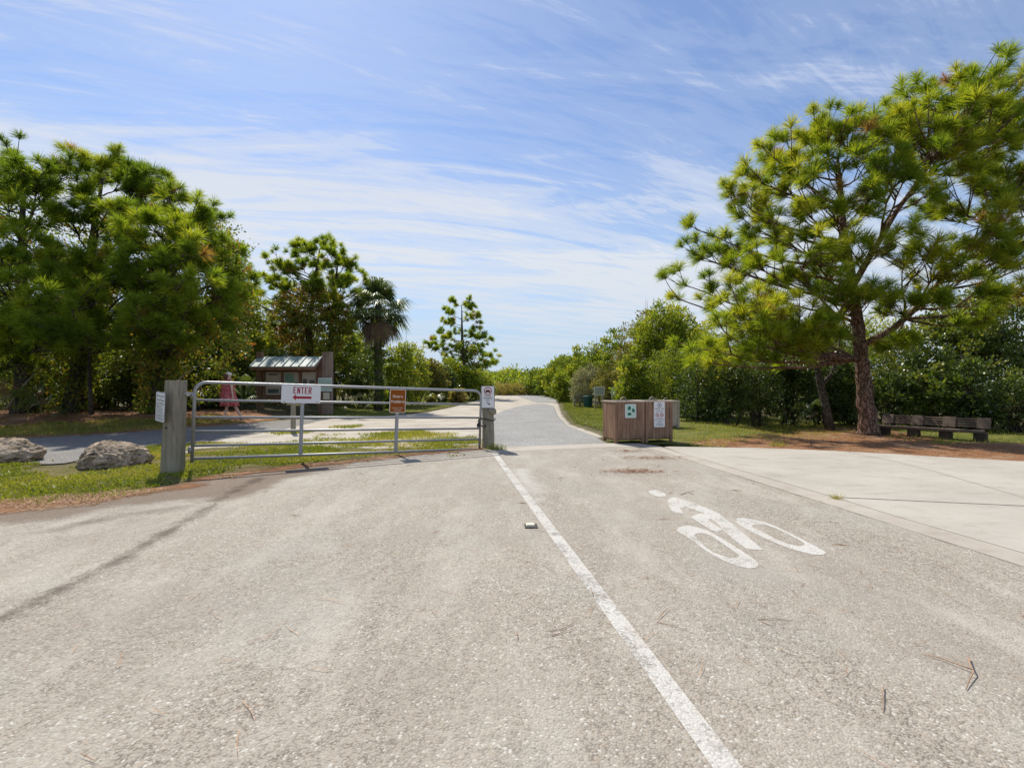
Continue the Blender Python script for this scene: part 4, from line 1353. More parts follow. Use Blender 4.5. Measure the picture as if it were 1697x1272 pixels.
# small far pine
DF = 44
bF = Vector((GX(768, DF), DF, -.05))
tF = [(bF, .26), (P(769, 610, DF), .19), (P(766, 560, DF), .12), (P(765, 505, DF), .03)]
lm = [(P(px, py, DF + random.uniform(-1.2, 1.2)), 0, .8) for px, py in [(758, 505), (770, 503), (780, 512), (746, 520), (790, 526), (738, 535), (797, 542), (752, 535), (775, 530), (728, 550), (716, 560), (713, 574), (722, 577), (803, 558), (808, 570), (790, 560), (742, 560), (760, 552), (778, 558), (735, 580), (795, 582), (815, 588), (819, 600), (812, 606), (755, 580), (780, 585), (770, 600), (742, 600), (800, 606)]]
C = np.concatenate([blob(80, 742, 800, 565, 635, DF - 1, DF + 1.2)])
pine('pine_tree', tuple(bF), [tF], lm, 'small open conical pine standing alone near the bend of the path', L=.44, wid=.028, nneed=64, sub=7.5, sublen=.95, tone=.44, deadf=.02, bark=M_bark2, vines=(C, rng.uniform(.25, .5, len(C)), rng.normal(.45, .15, len(C)), .2))


# ------------------------------------------------------------------ palms
def fan(P0, d, up, plen, flen, n, tone, V_, F_, T_, wid=.03, cone=150):
    """one fan frond: petiole and radiating leaflets"""
    d = d.normalized(); side = d.cross(up)
    side = side.normalized() if side.length > .05 else Vector((1, 0, 0))
    up = side.cross(d)
    e = P0 + d * plen + Vector((0, 0, -.10 * plen))
    b = len(V_)
    w0 = up.cross(d).normalized() * .012
    V_ += [tuple(P0 - w0), tuple(P0 + w0), tuple(e + w0), tuple(e - w0)]
    F_.append((b, b + 1, b + 2, b + 3)); T_ += [min(tone + .1, 1)] * 4
    for k in range(n):
        a = R(-cone / 2 + cone * k / (n - 1)) + random.gauss(0, .03)
        dd = (d * math.cos(a) + side * math.sin(a) + up * (-.22 * abs(math.sin(a)))).normalized()
        l_ = flen * (1 - .28 * abs(math.sin(a))) * random.uniform(.88, 1.06)
        m_ = e + dd * l_ * .6
        t_ = e + dd * l_ + Vector((0, 0, -.34 * l_ - .08 * random.random()))
        sw = dd.cross(up).normalized() * wid * .5
        b = len(V_)
        V_ += [tuple(e), tuple(m_ + sw), tuple(t_), tuple(m_ - sw)]
        F_.append((b, b + 1, b + 2, b + 3))
        T_ += [min(max(tone + random.gauss(0, .06), 0), 1)] * 4


def palm_mesh(name, root, base, fr, mat):
    V_, F_, T_ = [], [], []
    for f in fr: fan(*f, V_, F_, T_) if len(f) == 7 else fan(*f[:7], V_, F_, T_, *f[7:])
    return np_mesh(name, np.array(V_), [np.array(F_)], mat, root, {'tone': np.array(T_)})


DP = 25.0
xp = GX(627, DP)
root = empty('cabbage_palm', (xp, DP, -.05), 'cabbage palm with shaggy round head and vine covered trunk right of the kiosk', 'palm tree')
zc_ = H + (CY - 512) / F * DP + .05
mb = MB()
mb.tube([(0, 0, 0), (.03, 0, 1.6), (-.02, 0, 3.4), (.0, 0, zc_ + .2)], [.26, .2, .19, .17], 12, wob=.1)
mb.build('trunk', M_bark2, root, smooth=True)
fr = []
for i in range(64):
    a = i * 2.4; el = R(random.choice((85, 70, 55, 40, 25, 10, -5, -18, -30, -42)) + random.uniform(-8, 8))
    d_ = Vector((math.cos(a) * math.cos(el), math.sin(a) * math.cos(el), math.sin(el)))
    fr.append((Vector((0, 0, zc_ + random.uniform(-.1, .25))), d_, Vector((0, 0, 1)), random.uniform(.65, 1.1), random.uniform(.85, 1.2), 26, random.uniform(.15, .6), .055, 210))
palm_mesh('crown', root, None, fr, M_palm)
fr = []
for i in range(30):
    a = i * 2.4 + 1; el = R(random.uniform(-75, -38))
    d_ = Vector((math.cos(a) * math.cos(el), math.sin(a) * math.cos(el), math.sin(el)))
    fr.append((Vector((0, 0, zc_ - .1)), d_, Vector((math.cos(a), math.sin(a), .4)), random.uniform(.6, 1.0), random.uniform(.7, 1.0), 18, random.uniform(.84, 1.0), .05, 110))
palm_mesh('dead_fronds', root, None, fr, M_palm)
C = column(150, Vector((0, 0, .2)), Vector((0, 0, zc_ - .6)), .24, .27)
clumps_to_mesh('vines', C, rng.uniform(.10, .22, len(C)), 28, .10, .36, M_vine, root, rng.normal(.36, .12, len(C)), .14, np.array([0, 0, 2.5]))


def palmetto(px, d, n, R_, label, tone=.35, dead=0.1, h0=.2, X=None):
    x = GX(px, d); z = hz_(x, d)
    root = empty('palmetto', (x, d, z), label, 'palmetto')
    fr = []
    for i in range(n):
        a = i * 2.4 + random.uniform(-.3, .3); el = R(random.uniform(15, 80))
        d_ = Vector((math.cos(a) * math.cos(el), math.sin(a) * math.cos(el), math.sin(el)))
        t_ = random.uniform(.85, 1) if random.random() < dead else tone + random.gauss(0, .1)
        fr.append((Vector((random.uniform(-.2, .2), random.uniform(-.2, .2), h0 * random.random())), d_, Vector((0, 0, 1)), R_ * random.uniform(.6, 1.1), R_ * random.uniform(.45, .65), 20, t_, .035, 190))
    palm_mesh('fronds', root, None, fr, M_palm)
    return root


palmetto(404, 20.4, 16, .95, 'saw palmetto with arching fan leaves behind the walking woman', .40, .0, .6)
palmetto(410, 22.0, 14, 1.0, 'tall saw palmetto hard against the left post of the kiosk', .5, .05, .9)
palmetto(345, 20.4, 14, 1.0, 'dark saw palmetto behind the brown notice sign', .3, .08, .5)
palmetto(28, 17.2, 14, .95, 'ragged palmetto with brown leaves at the foot of the leftmost pine', .5, .35, .4)
palmetto(62, 16.4, 8, .7, 'small drooping palmetto on the straw bank', .4, .2, .1)
palmetto(1325, 17.8, 10, .8, 'shaded palmetto among the hedge left of the forked tree', .3, .1, .5)
palmetto(1410, 18.4, 10, .9, 'dark palmetto just behind the big pine trunk', .25, .15, .5)
palmetto(700, 32, 10, 1.1, 'yellow green palmetto beside the far information board', .68, .05, .3)
palmetto(598, 26, 9, .8, 'low palmetto beside the cabbage palm trunk', .62, .05, .2)

# middle shrubs
for px, d, w_, h_, tn, mt, lab, kw in [
    (572, 30, 3.2, 5.0, .42, M_leaf, 'leafy bush between the rusty vined pine and the cabbage palm', {}),
    (603, 28, 2.4, 3.6, .40, M_leafd, 'dark bush left of the cabbage palm trunk', {}),
    (600, 33, 3.2, 5.2, .55, M_leaf, 'taller pale bush behind the cabbage palm', {}),
    (664, 28.5, 2.8, 4.2, .62, M_leaf, 'bright green bush right of the cabbage palm trunk', {}),
    (688, 31, 2.6, 4.3, .55, M_leaf, 'rounded bright bush behind the brown gate sign', {}),
    (645, 31, 2.6, 3.2, .35, M_leafd, 'low dark bush behind the top rail right of the palm', {}),
    (715, 35, 2.8, 3.4, .40, M_olive, 'brownish open bush left of the lone far pine', {'twiggy': 12}),
    (735, 38, 3.0, 3.0, .35, M_leafd, 'dark bush below the lone far pine', {}),
    (752, 41, 3.2, 3.8, .48, M_leaf, 'mid green bush left of the lone far pine trunk', {}),
    (782, 42, 3.4, 3.0, .58, M_leaf, 'yellow green bush right of the lone far pine trunk', {}),
    (803, 46, 3.0, 2.6, .42, M_leaf, 'low bush at the inside bend of the path', {}),
    (760, 33, 1.6, 1.1, .6, M_olive, 'low pale scrub by the right end of the gate top rail', {}),
    (680, 33.5, 2.0, 1.4, .7, M_leaf, 'low yellow green scrub left of the far information board', {}),
    (640, 27.3, 1.6, 1.2, .5, M_leaf, 'low scrub at the foot of the cabbage palm', {}),
    (520, 30, 5, 4.6, .38, M_leafd, 'dark bush behind the kiosk posts', {}),
    (460, 31, 5, 5.4, .55, M_leaf, 'sunlit bush behind the kiosk roof', {}),
]:
    shrub('bush', px, d, w_, h_, lab, 'bush', mt, .85, 0, tn, .24, **kw)

# far mangrove wood: one mass
n = 2600
fx = []
for i in range(n):
    d = rng.uniform(62, 125)
    px = rng.uniform(690, 1120)
    top = 3.6 + 1.0 * math.sin(px * .05) * math.sin(d * .21) + .5 * math.sin(px * .17 + d)
    # keep the path open
    if px < 935 and d < 66 + (px - 800) * .0: continue
    z = rng.uniform(.1, 1) ** .6 * top * (0.75 + .25 * (d - 62) / 60)
    fx.append((GX(px, d), d, z))
C = np.array(fx)
o = clumps_to_mesh('mangrove_wood', C, rng.uniform(.5, 1.1, len(C)), 26, .42, .36, M_leaf, None, rng.normal(.52, .14, len(C)), .15, np.array([0, 90, 1.0]))
tag(o, 'low green mangrove wood along the horizon beyond the path', 'woodland', kind='stuff')
n = 500
C = np.stack([rng.uniform(GX(822, 66), GX(925, 60), n), rng.uniform(58, 64, n), rng.uniform(.1, 1.5, n) * rng.uniform(.5, 1, n)], -1)
o = clumps_to_mesh('dry_scrub', C, .4, 22, .36, .14, M_olive, None, rng.normal(.72, .2, len(C)), .15)
tag(o, 'brownish dry scrub along the far side of the path', 'scrub', kind='stuff')

# right-hand bushes, rising towards the big pine
for px, d, w_, h_, tn, mt, lab, kw in [
    (893, 58, 4.0, 3.3, .50, M_leaf, 'small far bush where the path bends out of sight', {}),
    (912, 52, 4.0, 3.6, .55, M_leaf, 'far rounded bush at the outer bend of the path', {}),
    (928, 46, 4.0, 3.9, .48, M_leaf, 'green bush left of the pale silvery shrub, farther off', {}),
    (945, 41, 3.6, 4.0, .60, M_leaf, 'bright crowned bush above the pale silvery shrub', {}),
    (962, 38, 3.2, 4.4, .62, M_leaf, 'tall bright green bush behind the pale silvery shrub', {}),
    (933, 36, 2.0, 2.2, .50, M_leaf, 'low round green bush beside the path edge', {}),
    (972, 29, 2.3, 2.7, .45, M_silver, 'pale silvery shrub with grey brown base behind the little white sign', {'aspect': .16}),
    (1006, 27, 2.2, 2.5, .40, M_olive, 'olive brown shrub behind the pale trail panel', {'aspect': .2, 'twiggy': 14}),
    (990, 33, 3.2, 4.3, .55, M_leaf, 'green bush above and behind the olive brown shrub', {}),
    (1022, 30, 3.4, 5.0, .50, M_leaf, 'mid green bush behind the left wooden bin', {}),
    (1040, 27, 2.2, 5.2, .42, M_olive, 'thin twiggy grey green bush above the wooden bins', {'dens': .5, 'twiggy': 24}),
    (1062, 25, 2.4, 5.3, .45, M_olive, 'open twiggy bush left of the tall bright tree', {'dens': .6, 'twiggy': 20}),
    (1052, 21.5, 2.2, 2.9, .60, M_leaf, 'glossy green bush directly behind the wooden bins', {}),
    (1095, 21.0, 2.4, 2.9, .50, M_leaf, 'yellow green bush behind the right wooden bin', {}),
    (1130, 20.2, 2.4, 3.2, .42, M_leaf, 'dense bush right of the wooden bins', {}),
    (1170, 22.0, 3.0, 4.6, .45, M_leaf, 'bush behind the lowest left branches of the big pine', {}),
]:
    kw = dict(kw); dn = kw.pop('dens', 1.15)
    shrub('bush', px, d, w_, h_, lab, 'bush', mt, dn, 0, tn, .22, **kw)
shrub('broadleaf_tree', 1092, 24, 3.6, 5.6, 'tall bright leafy tree behind the bins, left of the big pine', 'tree', M_leaf, .85, 2.0, .62, .2, trunk=.10, lobes=9)
shrub('broadleaf_tree', 1130, 25.5, 3.8, 5.9, 'second leafy tree touching the left edge of the big pine crown', 'tree', M_leaf, .9, 2.0, .55, .2, trunk=.10, lobes=9)

# dark hedge under the pine
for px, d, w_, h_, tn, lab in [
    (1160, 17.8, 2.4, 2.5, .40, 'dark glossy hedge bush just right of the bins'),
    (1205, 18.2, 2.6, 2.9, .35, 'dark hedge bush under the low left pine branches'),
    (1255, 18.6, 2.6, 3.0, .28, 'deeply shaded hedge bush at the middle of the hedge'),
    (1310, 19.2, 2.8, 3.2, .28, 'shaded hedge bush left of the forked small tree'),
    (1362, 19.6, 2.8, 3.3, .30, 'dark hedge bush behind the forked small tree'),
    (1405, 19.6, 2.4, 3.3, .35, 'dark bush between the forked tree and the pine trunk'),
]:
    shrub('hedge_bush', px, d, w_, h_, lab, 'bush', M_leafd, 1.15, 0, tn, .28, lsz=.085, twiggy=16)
# taller row that closes the view behind the hedge and the bench
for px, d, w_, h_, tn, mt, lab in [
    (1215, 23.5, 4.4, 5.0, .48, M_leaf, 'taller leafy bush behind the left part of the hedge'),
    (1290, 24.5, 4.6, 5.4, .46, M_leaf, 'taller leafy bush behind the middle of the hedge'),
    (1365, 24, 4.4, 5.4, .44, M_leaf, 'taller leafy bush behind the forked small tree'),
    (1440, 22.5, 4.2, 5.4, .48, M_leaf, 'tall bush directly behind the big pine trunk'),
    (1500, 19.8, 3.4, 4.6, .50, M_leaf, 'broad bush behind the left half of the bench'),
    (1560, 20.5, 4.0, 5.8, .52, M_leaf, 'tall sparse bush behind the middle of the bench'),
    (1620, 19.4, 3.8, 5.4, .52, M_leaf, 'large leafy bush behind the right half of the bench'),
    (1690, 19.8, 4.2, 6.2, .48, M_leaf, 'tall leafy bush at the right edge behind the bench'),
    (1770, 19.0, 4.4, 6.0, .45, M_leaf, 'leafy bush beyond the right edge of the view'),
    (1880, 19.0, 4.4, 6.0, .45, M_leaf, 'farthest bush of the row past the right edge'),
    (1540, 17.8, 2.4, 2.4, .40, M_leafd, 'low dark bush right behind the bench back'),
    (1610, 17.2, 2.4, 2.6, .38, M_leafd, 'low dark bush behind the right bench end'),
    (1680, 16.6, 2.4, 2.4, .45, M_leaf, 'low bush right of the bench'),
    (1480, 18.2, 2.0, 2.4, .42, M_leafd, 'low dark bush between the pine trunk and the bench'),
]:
    shrub('bush', px, d, w_, h_, lab, 'bush', M_leafd if mt is M_leaf and d < 21.5 else mt, .72, 0, tn + .06, .30, twiggy=26, lsz=.105)  # nearer bushes swap to darker leaves, painting in deep shade behind the bench

# forked small tree in front of the hedge
d = 17.0
xb = GX(1376, d); zb = hz_(xb, d)
root = empty('forked_tree', (xb, d, zb - .05), 'small tree with dark forked trunk left of the big pine', 'tree')
mb = MB()
L_ = lambda px, py, dd=0: P(px, py, d + dd) - Vector((xb, d, zb - .05))
mb.tube([(0, 0, 0), L_(1368, 670), L_(1358, 630), L_(1352, 590), L_(1345, 560)], [.16, .13, .115, .085, .04], 9, wob=.15)
mb.tube([L_(1361, 640), L_(1378, 620), L_(1388, 590), L_(1392, 555)], [.08, .07, .06, .03], 8, wob=.15)
mb.tube([L_(1352, 600), L_(1330, 575), L_(1300, 560)], [.05, .035, .015], 6)
mb.build('trunk', M_bark2, root, smooth=True)
C = np.array([tuple(Vector(c) - Vector((xb, d, zb - .05))) for c in blob(70, 1290, 1425, 535, 615, d - .8, d + .9)])
clumps_to_mesh('crown', C, rng.uniform(.2, .38, len(C)), 30, .085, .3, M_leafd, root, rng.normal(.38, .14, len(C)), .14, C.mean(0))


# ------------------------------------------------------------------ gate, posts and signs
GL = Vector((-5.07, 7.65, 0.215))
YAW = math.atan2(2.45, 4.39)
ROLL = R(2.0)
GLEN = 5.03
gate = empty('farm_gate', GL, 'long galvanised tube gate closed across the sandy path', 'gate', rot=(0, ROLL, YAW))
mb = MB()
arc = lambda cx, cz, r, a0, a1: [(cx + r * math.cos(R(a)), 0, cz + r * math.sin(R(a))) for a in np.linspace(a0, a1, 7)]
pts = [(0, 0, -.06)] + arc(.16, 1.055, .16, 180, 90) + arc(GLEN - .16, 1.055, .16, 90, 0) + [(GLEN, 0, -.06)]
mb.tube(pts, .026, 12)
mb.build('frame', M_galv, gate, smooth=True)
for z in (0.0, .205, .43, .655, .93):
    MB().tube([(0.0, 0, z), (GLEN, 0, z)], .0205 if z else .023, 10).build('rail', M_galv, gate, smooth=True)
for x in (1.58, 3.26):
    mb = MB()
    mb.box((x, 0, .60), (.058, .05, 1.215))
    mb.build('upright', M_galv, gate, bevel=.006)
for z in (.14, 1.0):
    mb = MB()
    mb.tube([(-.03, 0, z - .05), (-.03, 0, z + .05)], .03, 8)
    mb.tube([(-.03, 0, z), (-.26, 0, z)], .011, 6)
    mb.build('hinge', M_galv, gate, smooth=True)
mb = MB()
lk = []
for k in range(10):
    a = k / 9
    lk.append((GLEN - .05 + .22 * a, -.035 + .03 * math.sin(a * 9), .56 - .09 * math.sin(a * math.pi)))
mb.tube(lk, .012, 6)
mb.tube([(GLEN + .01, -.035, .64), (GLEN - .03, -.04, .66), (GLEN - .06, -.04, .60), (GLEN - .05, -.04, .52)], .016, 6)
mb.build('chain', M_dark, gate, smooth=True)
mb = MB(); mb.box((GLEN - .06, -.045, .50), (.07, .035, .085)); mb.build('padlock', M_dark, gate, bevel=.008)


def post(name, x, y, h_, w_, label, lean=(0, 0), mat=None, top=.9):
    root = empty(name, (x, y, -.05), label, 'post')
    mb = MB()
    n = 16
    rings = 14
    vs, fs = [], []
    for i in range(rings + 1):
        t = i / rings
        for k in range(n):
            a = 2 * math.pi * k / n
            ca, sa = math.cos(a), math.sin(a)
            r = w_ / 2 * (abs(ca) ** 3.2 + abs(sa) ** 3.2) ** (-1 / 3.2) * (1 - (1 - top) * t)
            r *= 1 + .025 * mnoise.noise(Vector((ca * 2, sa * 2, t * 3 + x)))
            vs.append((lean[0] * t + r * ca, lean[1] * t + r * sa, (h_ + .05) * t + (.006 * mnoise.noise(Vector((ca * 3, sa * 3, x))) if i == rings else 0)))
    for i in range(rings):
        for k in range(n):
            a = i * n + k; b = i * n + (k + 1) % n
            fs.append((a, b, b + n, a + n))
    fs.append(tuple(rings * n + k for k in range(n)))
    mb.add(vs, fs)
    o = mb.build('timber', mat or M_woodg, root, smooth=False)
    return root


pl = post('gate_post', -5.29, 7.52, 1.455, .285, 'weathered square timber post at the left hinge end of the gate', (.06, 0))
mb = MB(); mb.tube([(-.25, .02, 1.30), (.27, .02, 1.30)], .019, 8); mb.tube([(-.255, .02, 1.30), (-.245, .02, 1.30)], .026, 8)
mb.build('hinge_pin', M_galv, pl, smooth=True)
mb = MB(); mb.tube([(.0, -.135, .78), (.0, -.15, .78)], .014, 8); mb.build('bolt', M_dark, pl)
pr = post('gate_post', -.50, 10.27, 1.31, .255, 'grey timber post holding the no vehicles sign at the right end of the gate', (-.02, 0), None, .95)
mb = MB()
mb.tube([(.145 * math.cos(a), .145 * math.sin(a), .70 + .02 * math.sin(a * 2)) for a in np.linspace(0, 2 * math.pi, 22)], .010, 5)
mb.build('chain', M_dark, pr, smooth=True)
mb = MB(); mb.tube([(.02, -.14, .93), (.11, -.13, .86), (.145, -.07, .84)], [.06, .075, .03], 8, wob=.4); mb.build('burl', M_woodg, pr, smooth=True)


def sign(name, loc, yaw, w_, h_, label, mat, border=None, bmat=None, roll=0.0, rad=.03, pitch=0.0):
    root = empty(name, loc, label, 'sign', rot=(pitch, roll, yaw))
    mb = MB(); mb.prism(rrect(w_, h_, rad), -.002, .002)
    mb.build('panel', bmat if border else mat, root)
    if border:
        mb = MB(); mb.prism(rrect(w_ - 2 * border, h_ - 2 * border, max(rad - border, .01)), -.0036, -.0024)
        mb.build('face', mat, root)
    return root


def marks(name, parent, rows, mat, y=-.0040, seed=3):
    """worn, unreadable small print: rows of (z, x0, x1, height), one object per row"""
    r_ = random.Random(seed)
    for z, x0, x1, hh in rows:
        mb = MB()
        x = x0
        while x < x1:
            w_ = r_.uniform(.35, 1.0) * hh * .55
            if r_.random() < .85:
                z2 = z + r_.uniform(-.08, .08) * hh
                mb.box((min(x + w_ / 2, x1), y, z2), (w_ * .35, .0012, hh * r_.uniform(.7, 1)))
                mb.box((min(x + w_ / 2, x1), y, z2 + r_.choice((-.4, 0, .4)) * hh), (w_, .0011, hh * .2))
            x += w_ + hh * .16
        mb.box(((x0 + x1) / 2, y, z), (x1 - x0 + hh * .3, .0010, hh * .16))
        mb.build(name, mat, parent)


UG = Vector((math.cos(YAW), math.sin(YAW), 0))
NG = Vector((math.sin(YAW), -math.cos(YAW), 0))
def on_gate(x, z, off_):
    return GL + Matrix.Rotation(YAW, 3, 'Z') @ Matrix.Rotation(ROLL, 3, 'Y') @ Vector((x, -off_, z))


en = sign('enter_sign', on_gate(1.555, 1.062, .034), YAW, .63, .312, 'white ENTER sign with red left arrow on the gate', M_white, roll=ROLL, rad=.012)
def block_word(word, x0, zc, lw, lh, sp_, st_, y=-.0036):
    mb = MB()
    def bar(ax, az, bx_, bz_, k=0):
        A_ = Vector((ax, 0, az)); B_ = Vector((bx_, 0, bz_)); d_ = (B_ - A_)
        nn = Vector((-d_.z, 0, d_.x)).normalized() * st_ / 2
        mb.prism([(q.x, q.z) for q in (A_ - nn, B_ - nn, B_ + nn, A_ + nn)], y - .0010 - .0002 * k, y + .0012)
    for i, ch_ in enumerate(word):
        l = x0 + i * (lw + sp_); r = l + lw; t_ = zc + lh / 2; b_ = zc - lh / 2; h_ = st_ / 2
        if ch_ == 'E':
            bar(l + h_, b_, l + h_, t_); bar(l, t_ - h_, r, t_ - h_, 1); bar(l, zc, r - .01, zc, 1); bar(l, b_ + h_, r, b_ + h_, 1)
        if ch_ == 'N':
            bar(l + h_, b_, l + h_, t_); bar(r - h_, b_, r - h_, t_); bar(l + h_, t_ - .004, r - h_, b_ + .004, 1)
        if ch_ == 'T':
            bar((l + r) / 2, b_, (l + r) / 2, t_); bar(l - .004, t_ - h_, r + .004, t_ - h_, 1)
        if ch_ == 'R':
            bar(l + h_, b_, l + h_, t_); bar(l, t_ - h_, r - .008, t_ - h_, 1); bar(l, zc, r - .008, zc, 1); bar(r - h_, zc + .004, r - h_, t_ - .008, 2); bar(l + lw * .5, zc, r - h_ + .002, b_ , 2)
    return mb


block_word('ENTER', -.128, .066, .047, .118, .014, .0145).build('lettering', M_red, en)
mb = MB(); mb.prism([(-.14, -.055), (-.085, -.005), (-.085, -.036), (.165, -.036), (.165, -.078), (-.085, -.078), (-.085, -.108)], -.0046, -.0025)
mb.build('arrow', M_red, en)
for x in (-.26, .26):
    mb = MB(); mb.tube([(x, -.006, -.135), (x, .0, -.135)], .012, 8); mb.build('bolt', M_galv, en)
dr = sign('drone_sign', on_gate(3.255, .975, .034), YAW, .312, .452, 'brown sign reading Drones Prohibited on the gate', M_brown, .013, M_cream, roll=ROLL, rad=.035)
text_mesh('lettering', 'Drones', .070, M_cream, dr, (0, -.0052, .085), .92, .0018)
text_mesh('lettering', 'Prohibited', .070, M_cream, dr, (0, -.0052, -.015), .86, .0018)
marks('fine_print', dr, [(-.135, -.105, .105, .020), (-.175, -.07, .07, .020)], M_cream, -.0046)
nv_ = sign('no_vehicles_sign', (-.505, 10.10, 1.127), R(-3), .285, .472, 'white sign with red ringed car and black arrow on the right gate post', M_white, .012, M_greytext, rad=.02)
mb = MB(); ring(mb, 0, .122, .066, .083, -.0055, -.0037, 36)
mb.build('prohibition_ring', M_red, nv_)
mb = MB()
mb.prism([(-.052, .100), (-.052, .125), (-.04, .133), (-.025, .152), (.022, .152), (.036, .133), (.052, .126), (.052, .100)], -.005, -.0038)
mb.prism(circ(-.03, .098, .014, 14), -.0052, -.0038); mb.prism(circ(.03, .098, .014, 14), -.0052, -.0038)
mb.build('car_symbol', plain('dark_red_symbol', (0.09, 0.012, 0.014), .5), nv_)
text_mesh('lettering', 'BICYCLES', .034, M_greytext, nv_, (0, -.0052, .018), .92, .0006)
text_mesh('lettering', 'PEDESTRIANS', .034, M_greytext, nv_, (0, -.0052, -.026), .88, .0008)
text_mesh('lettering', 'ONLY', .034, M_greytext, nv_, (0, -.0052, -.070), .92, .0006)
mb = MB()
A = Matrix.Rotation(R(38), 4, 'Y')
mb.prism([(-.045, -.008), (.012, -.008), (.012, -.022), (.046, 0), (.012, .022), (.012, .008), (-.045, .008)], -.005, -.0038, Matrix.Translation((.012, 0, -.135)) @ A)
mb.build('arrow', M_black, nv_)
ru = sign('rules_sign', (-5.335, 7.325, 1.05), R(-32), .305, .455, 'white rules notice tilted on the left gate post', M_white, .010, M_greytext, roll=R(5.5), rad=.03)
bk = marks('heading', ru, [(.165, -.12, .12, .042), (.105, -.11, .12, .036), (.055, -.12, .12, .024)], M_greytext, -.0045, 5)
marks('fine_print', ru, [(.02 - .026 * k, -.125, random.uniform(.05, .125), .014) for k in range(5)] + [(-.12, -.125, .12, .022)] + [(-.15 - .022 * k, -.125, random.uniform(.06, .125), .012) for k in range(3)], M_greytext, -.0045, 6)
mb = MB(); mb.box((0, .012, 0), (.05, .02, .4)); mb.build('bracket', M_galv, ru)

# plain post behind the gate
x, y = G(486, 719)
post('marker_post', x, y, 1.06, .125, 'short pale timber post standing behind the ENTER sign', (0, 0), M_woodg, 1.0)
# brown notice beyond the gate
x = GX(327, 19.8)
ns = empty('notice_sign', (x, 19.8, hz_(x, 19.8)), 'small brown notice on a dark post beyond the left end of the gate', 'sign')
mb = MB(); mb.box((0, 0, .55), (.10, .08, 1.1)); mb.build('post', M_dark, ns)
mb = MB(); mb.prism(rrect(.36, .46, .03), -.055, -.045, Matrix.Translation((.03, 0, .88))); mb.build('panel', M_cream, ns)
mb = MB(); mb.prism(rrect(.32, .42, .02), -.058, -.056, Matrix.Translation((.03, 0, .88))); mb.build('face', plain('faded_brown_face', (.26, .12, .085), .5), ns)
marks('fine_print', ns, [(.88 + .15 - .05 * k, -.1, .16, .022) for k in range(6)], M_cream, -.0605, 9)

# ------------------------------------------------------------------ trail kiosk
KD = 21.7
kx0, kx1 = -11.35, -8.52
kc = (kx0 + kx1) / 2
M_kpost = wood_mat('brown_grey_timber', (0.16, 0.11, 0.085), (0.28, 0.205, 0.155), (0.38, 0.29, 0.23))
kio = empty('trail_kiosk', (kc, KD, 0), 'wooden trail kiosk with pale metal gable roof and poster board', 'kiosk', rot=(0, 0, R(-1.5)))
hw = (kx1 - kx0) / 2
mb = MB()
mb.box((-hw, 0, 1.42), (.24, .24, 2.86))
mb.build('post', M_woodr, kio, bevel=.01)
mb = MB()
for k in (-1, 0, 1): mb.box((hw + .26 + k * .135, -.02 + .012 * k, 1.41), (.128, .26, 2.84 + .02 * k), tone=.5 + .25 * k)
mb.build('post', M_kpost, kio, bevel=.008)
mb = MB()
mb.box((hw - .02, 0, 1.2), (.22, .2, 2.4)); mb.build('post', M_woodr, kio, bevel=.01)
# roof: two slopes with standing seams
ridge, eave, run = 2.62, 2.16, .80
sl = math.atan2(ridge - eave, run)
rf = MB()
W2 = hw + .02
for sgn in (-1, 1):
    A_ = [(-W2, 0, ridge), (W2, 0, ridge), (W2, sgn * run, eave), (-W2, sgn * run, eave)]
    B_ = [(x, y, z - .03) for x, y, z in A_]
    rf.add(A_ + B_, [(0, 1, 2, 3), (7, 6, 5, 4), (0, 4, 5, 1), (2, 6, 7, 3), (1, 5, 6, 2), (3, 7, 4, 0)])
roof = rf.build('roof', M_roof, kio)
sm_ = MB()
for sgn in (-1, 1):
    for k in range(9):
        x = -W2 + .02 + (2 * W2 - .04) * k / 8
        c = Vector((x, sgn * run / 2, (ridge + eave) / 2 + .022))
        sm_.box(c, (.028, math.hypot(run, ridge - eave) - .01, .045), Matrix.Rotation(sgn * -sl, 3, 'X'), tone=.1)
sm_.build('seams', plain('roof_seam', (.26, .33, .30), .6, .3), roof)
mb = MB()
mb.box((0, -run + .04, eave - .085), (2 * W2 - .02, .04, .13)); mb.box((0, run - .04, eave - .085), (2 * W2 - .02, .04, .13))
for sgn in (-1, 1):
    for x in (-W2 + .03, W2 - .03):
        mb.box((x, sgn * run / 2, (ridge + eave) / 2 - .095), (.05, math.hypot(run, ridge - eave) - .08, .12), Matrix.Rotation(sgn * -sl, 3, 'X'))
mb.build('fascia', M_woodr, kio)
bd = MB()
bd.box((0, .04, 1.42), (2 * hw - .26, .06, 1.36))
for z in (.76, 2.06): bd.box((0, -.03, z), (2 * hw - .3, .10, .10))
for x in (-hw + .2, -.38, .42, hw - .2): bd.box((x, -.03, 1.41), (.08, .095, 1.2))
board = bd.build('board', M_woodr, kio)
for x, w_, a_, b_ in ((-.80, .70, M_poster, M_postd), (.02, .68, M_poster, M_postg), (.82, .62, M_poster, M_postd)):
    mb = MB(); mb.prism(rrect(w_, 1.02, .01), -.012, -.004, Matrix.Translation((x, 0, 1.42))); po = mb.build('poster', a_, board)
    for q, z_ in (((x, -.016, 1.83), (.40, .004, .07)), ((x, -.016, 1.08), (.5, .004, .18)), ((x - .02, -.016, 1.42), (.52, .003, .02))) if x < -.5 else (((x - .08, -.016, 1.55), (.42, .004, .62)), ((x + .22, -.016, 1.40), (.14, .004, .22)), ((x, -.016, 1.05), (.5, .004, .2))) if x < .5 else (((x - .18, -.016, 1.45), (.20, .004, .36)), ((x + .14, -.016, 1.5), (.24, .004, .16)), ((x, -.016, 1.1), (.44, .004, .12))):
        mb = MB(); mb.box(q, z_); mb.build('print', b_, po)
